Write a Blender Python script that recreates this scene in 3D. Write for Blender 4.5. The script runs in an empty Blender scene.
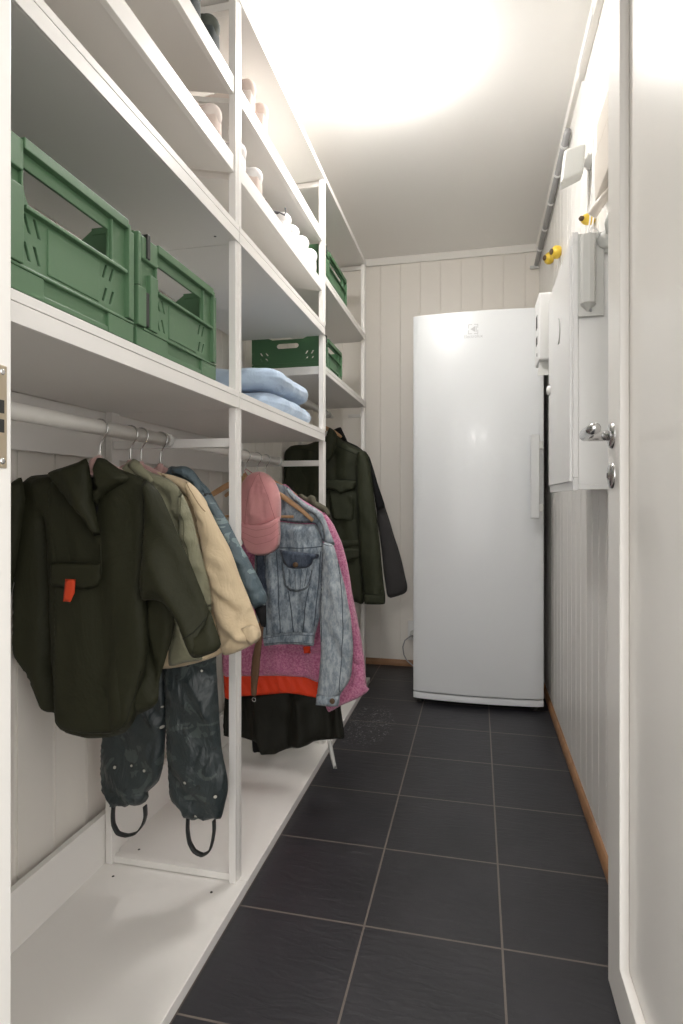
import bpy, bmesh, math, random
from mathutils import Vector, Matrix, noise, geometry
SC = bpy.context.scene
COL = SC.collection
PI = math.pi
W, H = 683, 1024

# ------------------------------------------------------------------ materials
def mat(name, col, rough=0.6, metal=0.0, bump=None, vary=None, spec=0.5, sheen=0.0, coat=0.0, var_scale=3.0):
    """bump = (scale, strength, (sx,sy,sz), detail); vary = (colour2, scale, lo, hi)"""
    m = bpy.data.materials.new(name); m.use_nodes = True
    nt = m.node_tree; N = nt.nodes; L = nt.links
    b = N['Principled BSDF']
    b.inputs['Base Color'].default_value = (*col, 1)
    b.inputs['Roughness'].default_value = rough
    b.inputs['Metallic'].default_value = metal
    b.inputs['Specular IOR Level'].default_value = spec
    if sheen:
        b.inputs['Sheen Weight'].default_value = sheen
        b.inputs['Sheen Roughness'].default_value = 0.5
    if coat:
        b.inputs['Coat Weight'].default_value = coat
        b.inputs['Coat Roughness'].default_value = 0.1
    tc = N.new('ShaderNodeTexCoord')
    if vary:
        c2, sc, lo, hi = vary
        n = N.new('ShaderNodeTexNoise'); n.inputs['Scale'].default_value = sc; n.inputs['Detail'].default_value = 6
        L.new(tc.outputs['Object'], n.inputs['Vector'])
        r = N.new('ShaderNodeValToRGB')
        r.color_ramp.elements[0].position = lo; r.color_ramp.elements[0].color = (*col, 1)
        r.color_ramp.elements[1].position = hi; r.color_ramp.elements[1].color = (*c2, 1)
        L.new(n.outputs['Fac'], r.inputs['Fac'])
        L.new(r.outputs['Color'], b.inputs['Base Color'])
    if bump:
        sc, st, asp, det = bump
        mp = N.new('ShaderNodeMapping'); mp.inputs['Scale'].default_value = asp
        L.new(tc.outputs['Object'], mp.inputs['Vector'])
        n = N.new('ShaderNodeTexNoise'); n.inputs['Scale'].default_value = sc; n.inputs['Detail'].default_value = det
        L.new(mp.outputs['Vector'], n.inputs['Vector'])
        bp = N.new('ShaderNodeBump'); bp.inputs['Strength'].default_value = st; bp.inputs['Distance'].default_value = 0.002
        L.new(n.outputs['Fac'], bp.inputs['Height'])
        L.new(bp.outputs['Normal'], b.inputs['Normal'])
    return m
def wrinkle(key, scale=11, depth=.010, strength=.5, asp=(1.3, 1.3, .75)):
    m = M[key]; nt = m.node_tree; N = nt.nodes; L = nt.links; b = N['Principled BSDF']; tc = N['Texture Coordinate']
    mp = N.new('ShaderNodeMapping'); mp.inputs['Scale'].default_value = asp; mp.inputs['Rotation'].default_value = (0, .35, 0)
    L.new(tc.outputs['Object'], mp.inputs['Vector'])
    n = N.new('ShaderNodeTexNoise'); n.inputs['Scale'].default_value = scale; n.inputs['Detail'].default_value = 4; n.inputs['Roughness'].default_value = .55; n.inputs['Distortion'].default_value = .9
    L.new(mp.outputs['Vector'], n.inputs['Vector'])
    bp = N.new('ShaderNodeBump'); bp.inputs['Strength'].default_value = strength; bp.inputs['Distance'].default_value = depth
    L.new(n.outputs['Fac'], bp.inputs['Height'])
    if b.inputs['Normal'].is_linked: L.new(b.inputs['Normal'].links[0].from_socket, bp.inputs['Normal'])
    L.new(bp.outputs['Normal'], b.inputs['Normal'])
    b.inputs['Specular IOR Level'].default_value = .35

M = {}
M['panel'] = mat('cream_panelling', (.78, .745, .69), .42, bump=(14, .12, (1, 1, .2), 3))
M['panel_r'] = mat('white_panelling', (.80, .78, .745), .4, bump=(14, .12, (1, 1, .2), 3))
M['ceil'] = mat('ceiling_paint', (.88, .865, .84), .5, bump=(6, .1, (1, 1, 1), 3))
M['trim'] = mat('white_trim', (.80, .78, .74), .35)
M['shelf'] = mat('white_lacquer', (.80, .78, .75), .42, bump=(60, .03, (1, 1, 1), 2))
M['rail'] = mat('white_metal', (.79, .77, .74), .35)
M['rod'] = mat('rail_metal', (.70, .68, .64), .3)
M['oak'] = mat('oak_wood', (.36, .19, .09), .5, vary=((.22, .11, .05), 12, .35, .7), bump=(40, .2, (.1, .1, 1), 4))
M['hangwood'] = mat('pale_wood', (.55, .33, .17), .45, vary=((.42, .24, .12), 18, .35, .7))
M['door'] = mat('door_paint', (.79, .765, .725), .28, bump=(30, .05, (1, 1, .3), 3))
M['chrome'] = mat('brushed_steel', (.62, .62, .62), .2, metal=1)
M['brass'] = mat('dull_brass', (.55, .47, .35), .38, metal=.8)
M['dark'] = mat('dark_gap', (.02, .02, .018), .7)
M['fridge'] = mat('fridge_white', (.72, .74, .755), .30, coat=.15, bump=(120, .03, (1, 1, 1), 2))
M['fridge_side'] = mat('fridge_side', (.66, .67, .67), .4)
M['greyprint'] = mat('grey_print', (.5, .51, .52), .4)
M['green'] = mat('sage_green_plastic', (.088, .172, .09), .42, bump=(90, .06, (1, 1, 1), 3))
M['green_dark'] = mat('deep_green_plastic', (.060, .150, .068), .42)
M['blackpl'] = mat('black_plastic', (.012, .014, .012), .4)
M['whitepl'] = mat('white_plastic', (.78, .78, .77), .35)
M['greypl'] = mat('light_grey_plastic', (.58, .585, .56), .4)
M['creampl'] = mat('cream_plastic', (.58, .53, .47), .4)
M['conduit'] = mat('grey_conduit', (.33, .33, .33), .35)
M['yellow'] = mat('yellow_plastic', (.75, .52, .05), .4)
M['brownbit'] = mat('brown_plastic', (.09, .05, .02), .5)
M['paper'] = mat('white_paper', (.74, .74, .77), .7)
M['parka'] = mat('dark_olive_cloth', (.021, .022, .0085), .72, bump=(420, .25, (1, 1, 1), 2))
M['orange'] = mat('orange_tape', (.72, .06, .012), .6)
M['sage'] = mat('sage_cloth', (.22, .215, .14), .7, bump=(90, .5, (1, 1, 1), 4), sheen=.1)
M['cream'] = mat('cream_padded_cloth', (.58, .46, .30), .7, bump=(60, .5, (1, 1, 1), 4), sheen=.1)
M['black'] = mat('black_cloth', (.010, .010, .011), .8)
M['pinkhang'] = mat('dusty_pink_velvet', (.44, .27, .25), .8, sheen=.3)
M['cap'] = mat('pink_cotton', (.62, .29, .29), .8, bump=(500, .2, (1, 1, 1), 2), vary=((.56, .24, .25), 14, .35, .7), sheen=.2)
M['fieldj'] = mat('field_green_cloth', (.025, .029, .014), .72, bump=(300, .3, (1, 1, 1), 2))
M['fleece'] = mat('charcoal_fleece', (.042, .040, .040), .95, bump=(240, 1, (1, 1, 1), 3), sheen=.05)
M['olive'] = mat('blackish_olive_cloth', (.009, .009, .005), .7, bump=(200, .3, (1, 1, 1), 2))
M['collar'] = mat('grey_olive_cloth', (.10, .095, .065), .8, bump=(80, .6, (1, 1, 1), 3))
M['orangecloth'] = mat('bright_orange_cloth', (.80, .055, .012), .55, bump=(70, .7, (.4, 1, 1), 3))
M['strap'] = mat('brown_leather', (.16, .085, .045), .55)
M['tape'] = mat('grey_white_tape', (.55, .55, .53), .6)
M['elastic'] = mat('dark_elastic', (.018, .02, .02), .6)
M['blanket'] = mat('light_blue_cotton', (.42, .53, .68), .85, bump=(70, .5, (1, 1, 1), 4), sheen=.3, vary=((.48, .60, .75), 9, .35, .7))
M['lamp_base'] = mat('lamp_base', (.8, .8, .78), .4)
M['shoe_pink'] = mat('pale_pink_canvas', (.78, .69, .64), .75)
M['shoe_pinktoe'] = mat('rose_beige_suede', (.70, .58, .52), .8)
M['shoe_white'] = mat('white_canvas', (.80, .78, .77), .6)
M['shoe_dark'] = mat('charcoal_mesh', (.05, .06, .06), .8, bump=(300, .4, (1, 1, 1), 2))
M['shoe_darktoe'] = mat('grey_green_suede', (.09, .10, .085), .8)
M['sole_white'] = mat('white_rubber', (.72, .70, .67), .55)
M['lace_black'] = mat('black_lace', (.03, .028, .035), .8)

def denim(name, c1, c2, scale):
    m = mat(name, c1, .85, sheen=.1)
    nt = m.node_tree; N = nt.nodes; L = nt.links; b = N['Principled BSDF']; tc = N['Texture Coordinate']
    n1 = N.new('ShaderNodeTexNoise'); n1.inputs['Scale'].default_value = scale; n1.inputs['Detail'].default_value = 8; n1.inputs['Roughness'].default_value = .72
    mp = N.new('ShaderNodeMapping'); mp.inputs['Scale'].default_value = (1.6, 1, .7)
    L.new(tc.outputs['Object'], mp.inputs['Vector']); L.new(mp.outputs['Vector'], n1.inputs['Vector'])
    r = N.new('ShaderNodeValToRGB'); r.color_ramp.elements[0].position = .40; r.color_ramp.elements[1].position = .60
    r.color_ramp.elements[0].color = (*c2, 1); r.color_ramp.elements[1].color = (*c1, 1)
    L.new(n1.outputs['Fac'], r.inputs['Fac']); L.new(r.outputs['Color'], b.inputs['Base Color'])
    n2 = N.new('ShaderNodeTexNoise'); n2.inputs['Scale'].default_value = 260; n2.inputs['Detail'].default_value = 3
    L.new(tc.outputs['Object'], n2.inputs['Vector'])
    bp = N.new('ShaderNodeBump'); bp.inputs['Strength'].default_value = .6; bp.inputs['Distance'].default_value = .001
    L.new(n2.outputs['Fac'], bp.inputs['Height']); L.new(bp.outputs['Normal'], b.inputs['Normal'])
    return m
M['denim'] = denim('washed_blue_denim', (.36, .41, .45), (.12, .155, .19), 34)
M['denim_dark'] = denim('dark_blue_denim', (.085, .105, .14), (.025, .035, .055), 30)
M['denim_pale'] = denim('pale_denim', (.42, .46, .49), (.20, .24, .275), 46)

def teddy(name, c1, c2):
    m = mat(name, c1, .95, sheen=.4)
    nt = m.node_tree; N = nt.nodes; L = nt.links; b = N['Principled BSDF']; tc = N['Texture Coordinate']
    v = N.new('ShaderNodeTexVoronoi'); v.inputs['Scale'].default_value = 260
    L.new(tc.outputs['Object'], v.inputs['Vector'])
    n = N.new('ShaderNodeTexNoise'); n.inputs['Scale'].default_value = 150; n.inputs['Detail'].default_value = 3
    L.new(tc.outputs['Object'], n.inputs['Vector'])
    r = N.new('ShaderNodeValToRGB'); r.color_ramp.elements[0].position = .38; r.color_ramp.elements[1].position = .62
    r.color_ramp.elements[0].color = (*c2, 1); r.color_ramp.elements[1].color = (*c1, 1)
    L.new(n.outputs['Fac'], r.inputs['Fac']); L.new(r.outputs['Color'], b.inputs['Base Color'])
    bp = N.new('ShaderNodeBump'); bp.inputs['Strength'].default_value = 1; bp.inputs['Distance'].default_value = .003
    L.new(v.outputs['Distance'], bp.inputs['Height']); L.new(bp.outputs['Normal'], b.inputs['Normal'])
    return m
M['teddy'] = teddy('pink_teddy_fleece', (.68, .27, .42), (.50, .13, .26))

def printed(name, base):
    """rain shell cloth with small pale cherries and dots printed on it"""
    m = mat(name, base, .42, bump=(45, .5, (1, 1, 1), 4))
    nt = m.node_tree; N = nt.nodes; L = nt.links; b = N['Principled BSDF']; tc = N['Texture Coordinate']
    def mth(op, a, bb=None):
        n = N.new('ShaderNodeMath'); n.operation = op
        for i, v in enumerate((a, bb)):
            if v is None: continue
            if isinstance(v, (int, float)): n.inputs[i].default_value = v
            else: L.new(v, n.inputs[i])
        return n.outputs[0]
    mp = N.new('ShaderNodeMapping'); mp.inputs['Scale'].default_value = (1, 0.001, 1)
    L.new(tc.outputs['Object'], mp.inputs['Vector'])
    v = N.new('ShaderNodeTexVoronoi'); v.inputs['Scale'].default_value = 28; v.inputs['Randomness'].default_value = .85
    L.new(mp.outputs['Vector'], v.inputs['Vector'])
    d = v.outputs['Distance']
    dot = mth('LESS_THAN', d, .10)
    ring = mth('MULTIPLY', mth('GREATER_THAN', d, .12), mth('LESS_THAN', d, .21))
    v2 = N.new('ShaderNodeTexNoise'); v2.inputs['Scale'].default_value = 90
    L.new(mp.outputs['Vector'], v2.inputs['Vector'])
    ring = mth('MULTIPLY', ring, mth('GREATER_THAN', v2.outputs['Fac'], .52))
    n3 = N.new('ShaderNodeTexNoise'); n3.inputs['Scale'].default_value = 16; n3.inputs['Detail'].default_value = 3; n3.inputs['Distortion'].default_value = 1.2
    L.new(mp.outputs['Vector'], n3.inputs['Vector'])
    leaf = mth('MULTIPLY', mth('GREATER_THAN', n3.outputs['Fac'], .60), .5)
    mix = N.new('ShaderNodeMixRGB'); mix.inputs[1].default_value = (*base, 1)
    mix.inputs[2].default_value = (base[0]*3.4, base[1]*3.1, base[2]*2.7, 1); L.new(leaf, mix.inputs[0])
    mix2 = N.new('ShaderNodeMixRGB'); mix2.inputs[2].default_value = (.016, .02, .02, 1)
    L.new(mix.outputs[0], mix2.inputs[1]); L.new(ring, mix2.inputs[0])
    mix3 = N.new('ShaderNodeMixRGB'); mix3.inputs[2].default_value = (.5, .48, .42, 1)
    L.new(mix2.outputs[0], mix3.inputs[1]); L.new(dot, mix3.inputs[0])
    L.new(mix3.outputs[0], b.inputs['Base Color'])
    return m
M['rain'] = printed('printed_rain_cloth', (.026, .036, .038))
M['rainjacket'] = printed('printed_blue_grey_cloth', (.085, .12, .14))

def floor_mat():
    m = mat('slate_tiles', (.03, .03, .033), .42)
    nt = m.node_tree; N = nt.nodes; L = nt.links; b = N['Principled BSDF']; tc = N['Texture Coordinate']
    def mth(op, a, bb=None):
        n = N.new('ShaderNodeMath'); n.operation = op
        for i, v in enumerate((a, bb)):
            if v is None: continue
            if isinstance(v, (int, float)): n.inputs[i].default_value = v
            else: L.new(v, n.inputs[i])
        return n.outputs[0]
    sp = N.new('ShaderNodeSeparateXYZ'); L.new(tc.outputs['Object'], sp.inputs[0])
    P = .3036
    def edge(o, off):
        f = mth('FRACT', mth('ADD', mth('DIVIDE', mth('SUBTRACT', o, off), P), 20.0))
        return mth('MINIMUM', f, mth('SUBTRACT', 1.0, f))
    ex, ey = edge(sp.outputs[0], -.2504), edge(sp.outputs[1], 1.3138)
    e = mth('MINIMUM', ex, ey)
    g = mth('LESS_THAN', e, .0075)
    # slate tone + relief
    n1 = N.new('ShaderNodeTexNoise'); n1.inputs['Scale'].default_value = 5; n1.inputs['Detail'].default_value = 6
    L.new(tc.outputs['Object'], n1.inputs['Vector'])
    r = N.new('ShaderNodeValToRGB'); r.color_ramp.elements[0].position = .3; r.color_ramp.elements[1].position = .75
    r.color_ramp.elements[0].color = (.019, .019, .0225, 1); r.color_ramp.elements[1].color = (.033, .032, .037, 1)
    L.new(n1.outputs['Fac'], r.inputs['Fac'])
    mix = N.new('ShaderNodeMixRGB'); mix.inputs[2].default_value = (.16, .135, .115, 1)
    L.new(r.outputs['Color'], mix.inputs[1]); L.new(g, mix.inputs[0])
    # dried whitish splash in front of the fridge
    dx = mth('DIVIDE', mth('SUBTRACT', sp.outputs[0], -.46), .12)
    dy = mth('DIVIDE', mth('SUBTRACT', sp.outputs[1], 2.50), .26)
    rad = mth('ADD', mth('MULTIPLY', dx, dx), mth('MULTIPLY', dy, dy))
    inside = mth('MAXIMUM', mth('SUBTRACT', 1.0, rad), 0.0)
    n2 = N.new('ShaderNodeTexNoise'); n2.inputs['Scale'].default_value = 42; n2.inputs['Detail'].default_value = 6; n2.inputs['Distortion'].default_value = 2.5
    L.new(tc.outputs['Object'], n2.inputs['Vector'])
    st = mth('MULTIPLY', mth('MULTIPLY', mth('GREATER_THAN', n2.outputs['Fac'], .60), mth('MINIMUM', mth('MULTIPLY', inside, 3), 1.0)), .42)
    mix2 = N.new('ShaderNodeMixRGB'); mix2.inputs[2].default_value = (.40, .40, .42, 1)
    L.new(mix.outputs[0], mix2.inputs[1]); L.new(st, mix2.inputs[0])
    L.new(mix2.outputs[0], b.inputs['Base Color'])
    mp = N.new('ShaderNodeMapping'); mp.inputs['Scale'].default_value = (.35, 1.3, 1); mp.inputs['Rotation'].default_value = (0, 0, .5)
    L.new(tc.outputs['Object'], mp.inputs['Vector'])
    n4 = N.new('ShaderNodeTexNoise'); n4.inputs['Scale'].default_value = 38; n4.inputs['Detail'].default_value = 7; n4.inputs['Distortion'].default_value = 1.0
    L.new(mp.outputs['Vector'], n4.inputs['Vector'])
    hgt = mth('SUBTRACT', mth('MULTIPLY', n4.outputs['Fac'], .6), mth('MULTIPLY', g, .8))
    bp = N.new('ShaderNodeBump'); bp.inputs['Strength'].default_value = .6; bp.inputs['Distance'].default_value = .004
    L.new(hgt, bp.inputs['Height']); L.new(bp.outputs['Normal'], b.inputs['Normal'])
    return m
M['floor'] = floor_mat()

def emis(name, col, st):
    m = bpy.data.materials.new(name); m.use_nodes = True
    b = m.node_tree.nodes['Principled BSDF']
    b.inputs['Base Color'].default_value = (.9, .9, .9, 1)
    b.inputs['Emission Color'].default_value = (*col, 1); b.inputs['Emission Strength'].default_value = st
    return m
M['glow'] = emis('lit_opal_glass', (1, .972, .94), 30)

for k_, sc_, dp_ in (('parka', 7, .014), ('sage', 16, .016), ('cream', 11, .018), ('fieldj', 9, .014), ('rain', 13, .022), ('rainjacket', 13, .020), ('olive', 7, .016),
                     ('blanket', 12, .020), ('orangecloth', 18, .014), ('denim', 12, .012), ('denim_pale', 12, .012), ('teddy', 9, .012), ('cap', 9, .008), ('fleece', 9, .012), ('collar', 20, .014)):
    wrinkle(k_, sc_, dp_, .6)
M['rain'].node_tree.nodes['Principled BSDF'].inputs['Specular IOR Level'].default_value = .5
for k_ in ('black', 'denim_dark'): M[k_].node_tree.nodes['Principled BSDF'].inputs['Specular IOR Level'].default_value = .2

# ------------------------------------------------------------------ mesh helpers
def link(name, me, m=None, parent=None, smooth=False, bevel=0, seg=2):
    o = bpy.data.objects.new(name, me); COL.objects.link(o)
    if m is not None: me.materials.append(M[m] if isinstance(m, str) else m)
    if smooth:
        for p in me.polygons: p.use_smooth = True
    if bevel:
        bv = o.modifiers.new('bevel', 'BEVEL'); bv.width = bevel; bv.segments = seg; bv.limit_method = 'ANGLE'; bv.angle_limit = .7
        bv.harden_normals = False
    if parent is not None:
        o.parent = parent
        if parent.type == 'EMPTY' or parent.parent is None:
            o.matrix_parent_inverse = Matrix.Translation(-parent.location)
        if parent.type != 'EMPTY' :
            o.matrix_parent_inverse = Matrix.Identity(4)
    return o
def obj(name, bm, m, parent=None, smooth=False, bevel=0, seg=2):
    me = bpy.data.meshes.new(name); bm.normal_update(); bm.to_mesh(me); bm.free()
    return link(name, me, m, parent, smooth, bevel, seg)
def box(bm, x0, x1, y0, y1, z0, z1):
    v = [bm.verts.new(p) for p in ((x0,y0,z0),(x1,y0,z0),(x1,y1,z0),(x0,y1,z0),(x0,y0,z1),(x1,y0,z1),(x1,y1,z1),(x0,y1,z1))]
    for f in ((0,3,2,1),(4,5,6,7),(0,1,5,4),(1,2,6,5),(2,3,7,6),(3,0,4,7)): bm.faces.new([v[i] for i in f])
def boxes(name, m, parent, *bs, bevel=.0012, seg=2):
    bm = bmesh.new()
    for b in bs: box(bm, *b)
    return obj(name, bm, m, parent, bevel=bevel, seg=seg)
def tube(bm, pts, r, n=10, cap=True, rs=None):
    pts = [Vector(p) for p in pts]; rings = []; prev = None
    for i, p in enumerate(pts):
        a = pts[max(i-1, 0)]; b = pts[min(i+1, len(pts)-1)]
        d = (b-a).normalized()
        if prev is None:
            u = d.orthogonal().normalized()
        else:
            u = (prev - d*prev.dot(d))
            u = u.normalized() if u.length > 1e-6 else d.orthogonal().normalized()
        prev = u; w = d.cross(u); rr = rs[i] if rs else r
        rings.append([bm.verts.new(p + (u*math.cos(2*PI*k/n) + w*math.sin(2*PI*k/n))*rr) for k in range(n)])
    for i in range(len(rings)-1):
        for k in range(n): bm.faces.new((rings[i][k], rings[i][(k+1)%n], rings[i+1][(k+1)%n], rings[i+1][k]))
    if cap:
        bm.faces.new(list(reversed(rings[0]))); bm.faces.new(rings[-1])
def tubeo(name, m, parent, pts, r, n=12, rs=None):
    bm = bmesh.new(); tube(bm, pts, r, n, rs=rs); return obj(name, bm, m, parent, smooth=True)
def lathe(bm, c, axis, prof, n=32):
    """prof: (radius, height along axis)"""
    c = Vector(c); ax = Vector(axis).normalized(); u = ax.orthogonal().normalized(); w = ax.cross(u); rings = []
    for r, h in prof:
        if r < 1e-6: rings.append([bm.verts.new(c + ax*h)])
        else: rings.append([bm.verts.new(c + ax*h + (u*math.cos(2*PI*k/n) + w*math.sin(2*PI*k/n))*r) for k in range(n)])
    for a, b in zip(rings, rings[1:]):
        for k in range(n):
            q = [a[k % len(a)], a[(k+1) % len(a)], b[(k+1) % len(b)], b[k % len(b)]]
            q = list(dict.fromkeys(q))
            if len(q) > 2: bm.faces.new(q)
def thing(name, label, cat, loc=(0, 0, 0), rz=0, group=None):
    o = bpy.data.objects.new(name, None); COL.objects.link(o); o.empty_display_size = .05
    o.location = loc; o.rotation_euler = (0, 0, rz); o['label'] = label; o['category'] = cat
    if group: o['group'] = group
    return o
def tag(o, label, cat, group=None):
    o['label'] = label; o['category'] = cat
    if group: o['group'] = group
    return o
def struct(o, label=None):
    o['kind'] = 'structure'
    if label: o['label'] = label
    return o
def local(*objs):
    """parts authored in the thing's own coordinates"""
    for o in objs: o.matrix_parent_inverse = Matrix.Identity(4)
def plate(name, outline, holes, t, m, parent, bevel=.0006, axis='y', at=0.0):
    """flat plate in the local x-z plane with holes, thickness t going +y from 'at'"""
    cu = bpy.data.curves.new('tmp', 'CURVE'); cu.dimensions = '2D'; cu.fill_mode = 'BOTH'
    cu.extrude = t/2 - bevel; cu.bevel_depth = bevel; cu.bevel_resolution = 1
    for loop in [outline] + holes:
        s = cu.splines.new('POLY'); s.points.add(len(loop)-1); s.use_cyclic_u = True
        for i, (x, z) in enumerate(loop): s.points[i].co = (x, z, 0, 1)
    tmp = bpy.data.objects.new('tmp', cu); COL.objects.link(tmp)
    dg = bpy.context.evaluated_depsgraph_get()
    me = bpy.data.meshes.new_from_object(tmp.evaluated_get(dg))
    bpy.data.objects.remove(tmp)
    if axis == 'y':      # (x, z, d) -> (x, at + t/2 - d, z)
        me.transform(Matrix(((1,0,0,0),(0,0,-1,at+t/2),(0,1,0,0),(0,0,0,1))))
    else:                # plate in the y-z plane
        me.transform(Matrix(((0,0,1,at+t/2),(1,0,0,0),(0,1,0,0),(0,0,0,1))))
    me.name = name; me.materials.clear()
    return link(name, me, m, parent)
def rrect(x0, z0, x1, z1, r, n=5):
    out = []
    for cx, cz, a in ((x1-r, z1-r, 0), (x0+r, z1-r, 90), (x0+r, z0+r, 180), (x1-r, z0+r, 270)):
        for k in range(n+1):
            t = math.radians(a + 90*k/n); out.append((cx + r*math.cos(t), cz + r*math.sin(t)))
    return out

# ------------------------------------------------------------------ cloth: a filled shape with thickness and folds
def resample(pts, step, close=True, smooth=True):
    n = len(pts); out = []
    rng = n if close else n-1
    for i in range(rng):
        p0, p1, p2, p3 = (Vector(pts[(i+k) % n] if close else pts[min(max(i+k, 0), n-1)]) for k in (-1, 0, 1, 2))
        L = (p2-p1).length; k = max(1, int(round(L/step)))
        for j in range(k):
            t = j/k
            if smooth:
                q = .5*((2*p1) + (p2-p0)*t + (2*p0-5*p1+4*p2-p3)*t*t + (3*p1-p0-3*p2+p3)*t**3)
                q = q*.6 + p1.lerp(p2, t)*.4
            else: q = p1.lerp(p2, t)
            out.append(q)
    return out
def inside(p, poly):
    x, y = p; c = False; n = len(poly); j = n-1
    for i in range(n):
        xi, yi = poly[i]; xj, yj = poly[j]
        if (yi > y) != (yj > y) and x < (xj-xi)*(y-yi)/(yj-yi)+xi: c = not c
        j = i
    return c
def sdist(px, py, ax, ay, bx, by):
    dx, dy = bx-ax, by-ay; L = dx*dx+dy*dy
    t = 0 if L == 0 else max(0, min(1, ((px-ax)*dx+(py-ay)*dy)/L))
    return math.hypot(px-ax-dx*t, py-ay-dy*t), t
def cloth(name, outline, y, T, m, parent, creases=(), folds=(), wob=.004, step=.008, w=.03, seed=0, back=.6, tilt=0., smooth=True, ridge=None, bulge=None, ynear=None):
    """outline [(x,z)] in a plane y=const; T front thickness, w edge rounding width;
    creases (x0,z0,x1,z1,amp,width); folds (dirx,dirz,wavelength,amp)."""
    outline = [(max(p[0], -.962), max(p[1], .045)) for p in outline]
    B = resample(outline, step, True, smooth)
    B2 = [(p[0], p[1]) for p in B]
    xs = [p[0] for p in B2]; zs = [p[1] for p in B2]
    x0, x1, z0, z1 = min(xs), max(xs), min(zs), max(zs)
    rnd = random.Random(seed)
    cs = resample(outline, step*2, True, smooth); cs = [(p[0], p[1]) for p in cs]
    pts = list(B2); dist = [0.0]*len(B2)
    nb = len(B2)
    zi = z0 + step*.5; row = 0
    while zi < z1:
        xi = x0 + step*(.5 if row % 2 else 1.)
        while xi < x1:
            q = (xi + rnd.uniform(-.1, .1)*step, zi + rnd.uniform(-.1, .1)*step)
            if inside(q, B2):
                d = min(sdist(q[0], q[1], *cs[i], *cs[i-1])[0] for i in range(len(cs)))
                if d > step*.5: pts.append(q); dist.append(d)
            xi += step
        zi += step*.9; row += 1
    vs = [Vector(p) for p in pts]
    V, E, F, ov, oe, of = geometry.delaunay_2d_cdt(vs, [(i, (i+1) % nb) for i in range(nb)], [list(range(nb))], 1, 1e-6)
    hts = []
    for k, v in enumerate(V):
        oi = ov[k][0] if ov[k] else 0
        d = dist[oi] if ov[k] else 0
        e = min(d/w, 1.0); prof = math.sqrt(max(0, 1-(1-e)**2))
        h = T*prof
        if bulge: h += bulge(v[0], v[1])*prof
        f = 0
        n1 = noise.noise(Vector((v[0]*9+seed*3.1, v[1]*5, seed*1.7)))
        n2 = noise.noise(Vector((v[0]*28+seed, v[1]*16+5, seed*.7)))
        f += wob*(n1*1.4 + n2*.5)
        for (dx, dz, wl, amp) in folds:
            s = v[0]*dx + v[1]*dz + .02*noise.noise(Vector((v[0]*6, v[1]*6, seed)))
            f += amp*(math.sin(2*PI*s/wl) + .35*math.sin(4.1*PI*s/wl+1))
        for (ax, az, bx, bz, amp, cw) in creases:
            dd, t = sdist(v[0], v[1], ax, az, bx, bz)
            if dd < cw*3: f += amp*math.exp(-(dd/cw)**2)
        if ridge: f += ridge(v[0], v[1])
        hts.append((h, 1.5*f*min(1, d/(w*.5))))
    bm = bmesh.new(); fv = []; bv = []
    isb = [any(i < nb for i in ov[k]) for k in range(len(V))]
    for k, v in enumerate(V):
        h, f = hts[k]; yy = y + tilt*(v[0]-x0)
        a = bm.verts.new((v[0], yy - h - f, v[1])); fv.append(a)
        bv.append(a if isb[k] else bm.verts.new((v[0], yy + h*back - f*.4, v[1])))
    for f in F:
        try:
            bm.faces.new([fv[i] for i in f]); 
        except ValueError: pass
        try:
            bm.faces.new([bv[i] for i in reversed(f)])
        except ValueError: pass
    bmesh.ops.recalc_face_normals(bm, faces=bm.faces)
    return obj(name, bm, m, parent, smooth=True)
def hline(pts, y, r, name, m, parent):   # seam / cord lying on cloth: points (x,z)
    return tubeo(name, m, parent, [(x, y, z) for x, z in resample(pts, .01, False)] , r, 6)

from mathutils.bvhtree import BVHTree
def seam(o, pts, r=.0011, m=None, name='seam', off=.0003, parent=None, step=.006):
    """stitched seam following the surface of a cloth mesh, points (x,z)"""
    bv = BVHTree.FromPolygons([v.co.copy() for v in o.data.vertices], [tuple(p.vertices) for p in o.data.polygons])
    run = []
    for x, z in resample(pts, step, False) + [Vector(pts[-1])]:
        hit = bv.ray_cast(Vector((x, -1, z)), Vector((0, 1, 0)))
        if hit[0] is not None: run.append((x, hit[0].y - off, z))
    if len(run) < 2: return
    bm = bmesh.new(); tube(bm, run, r, 6)
    return obj(name, bm, m or o.data.materials[0], parent or o, smooth=True)
M['seam_dark'] = mat('dark_thread', (.05, .065, .085), .9)
M['seam_olive'] = mat('olive_thread', (.008, .009, .004), .9)
M['seam_green'] = mat('dark_green_thread', (.006, .009, .004), .9)
M['seam_cream'] = mat('cream_thread', (.30, .22, .13), .9)
M['seam_pink'] = mat('pink_thread', (.38, .14, .15), .9)
M['seam_sage'] = mat('sage_thread', (.10, .10, .06), .9)

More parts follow.
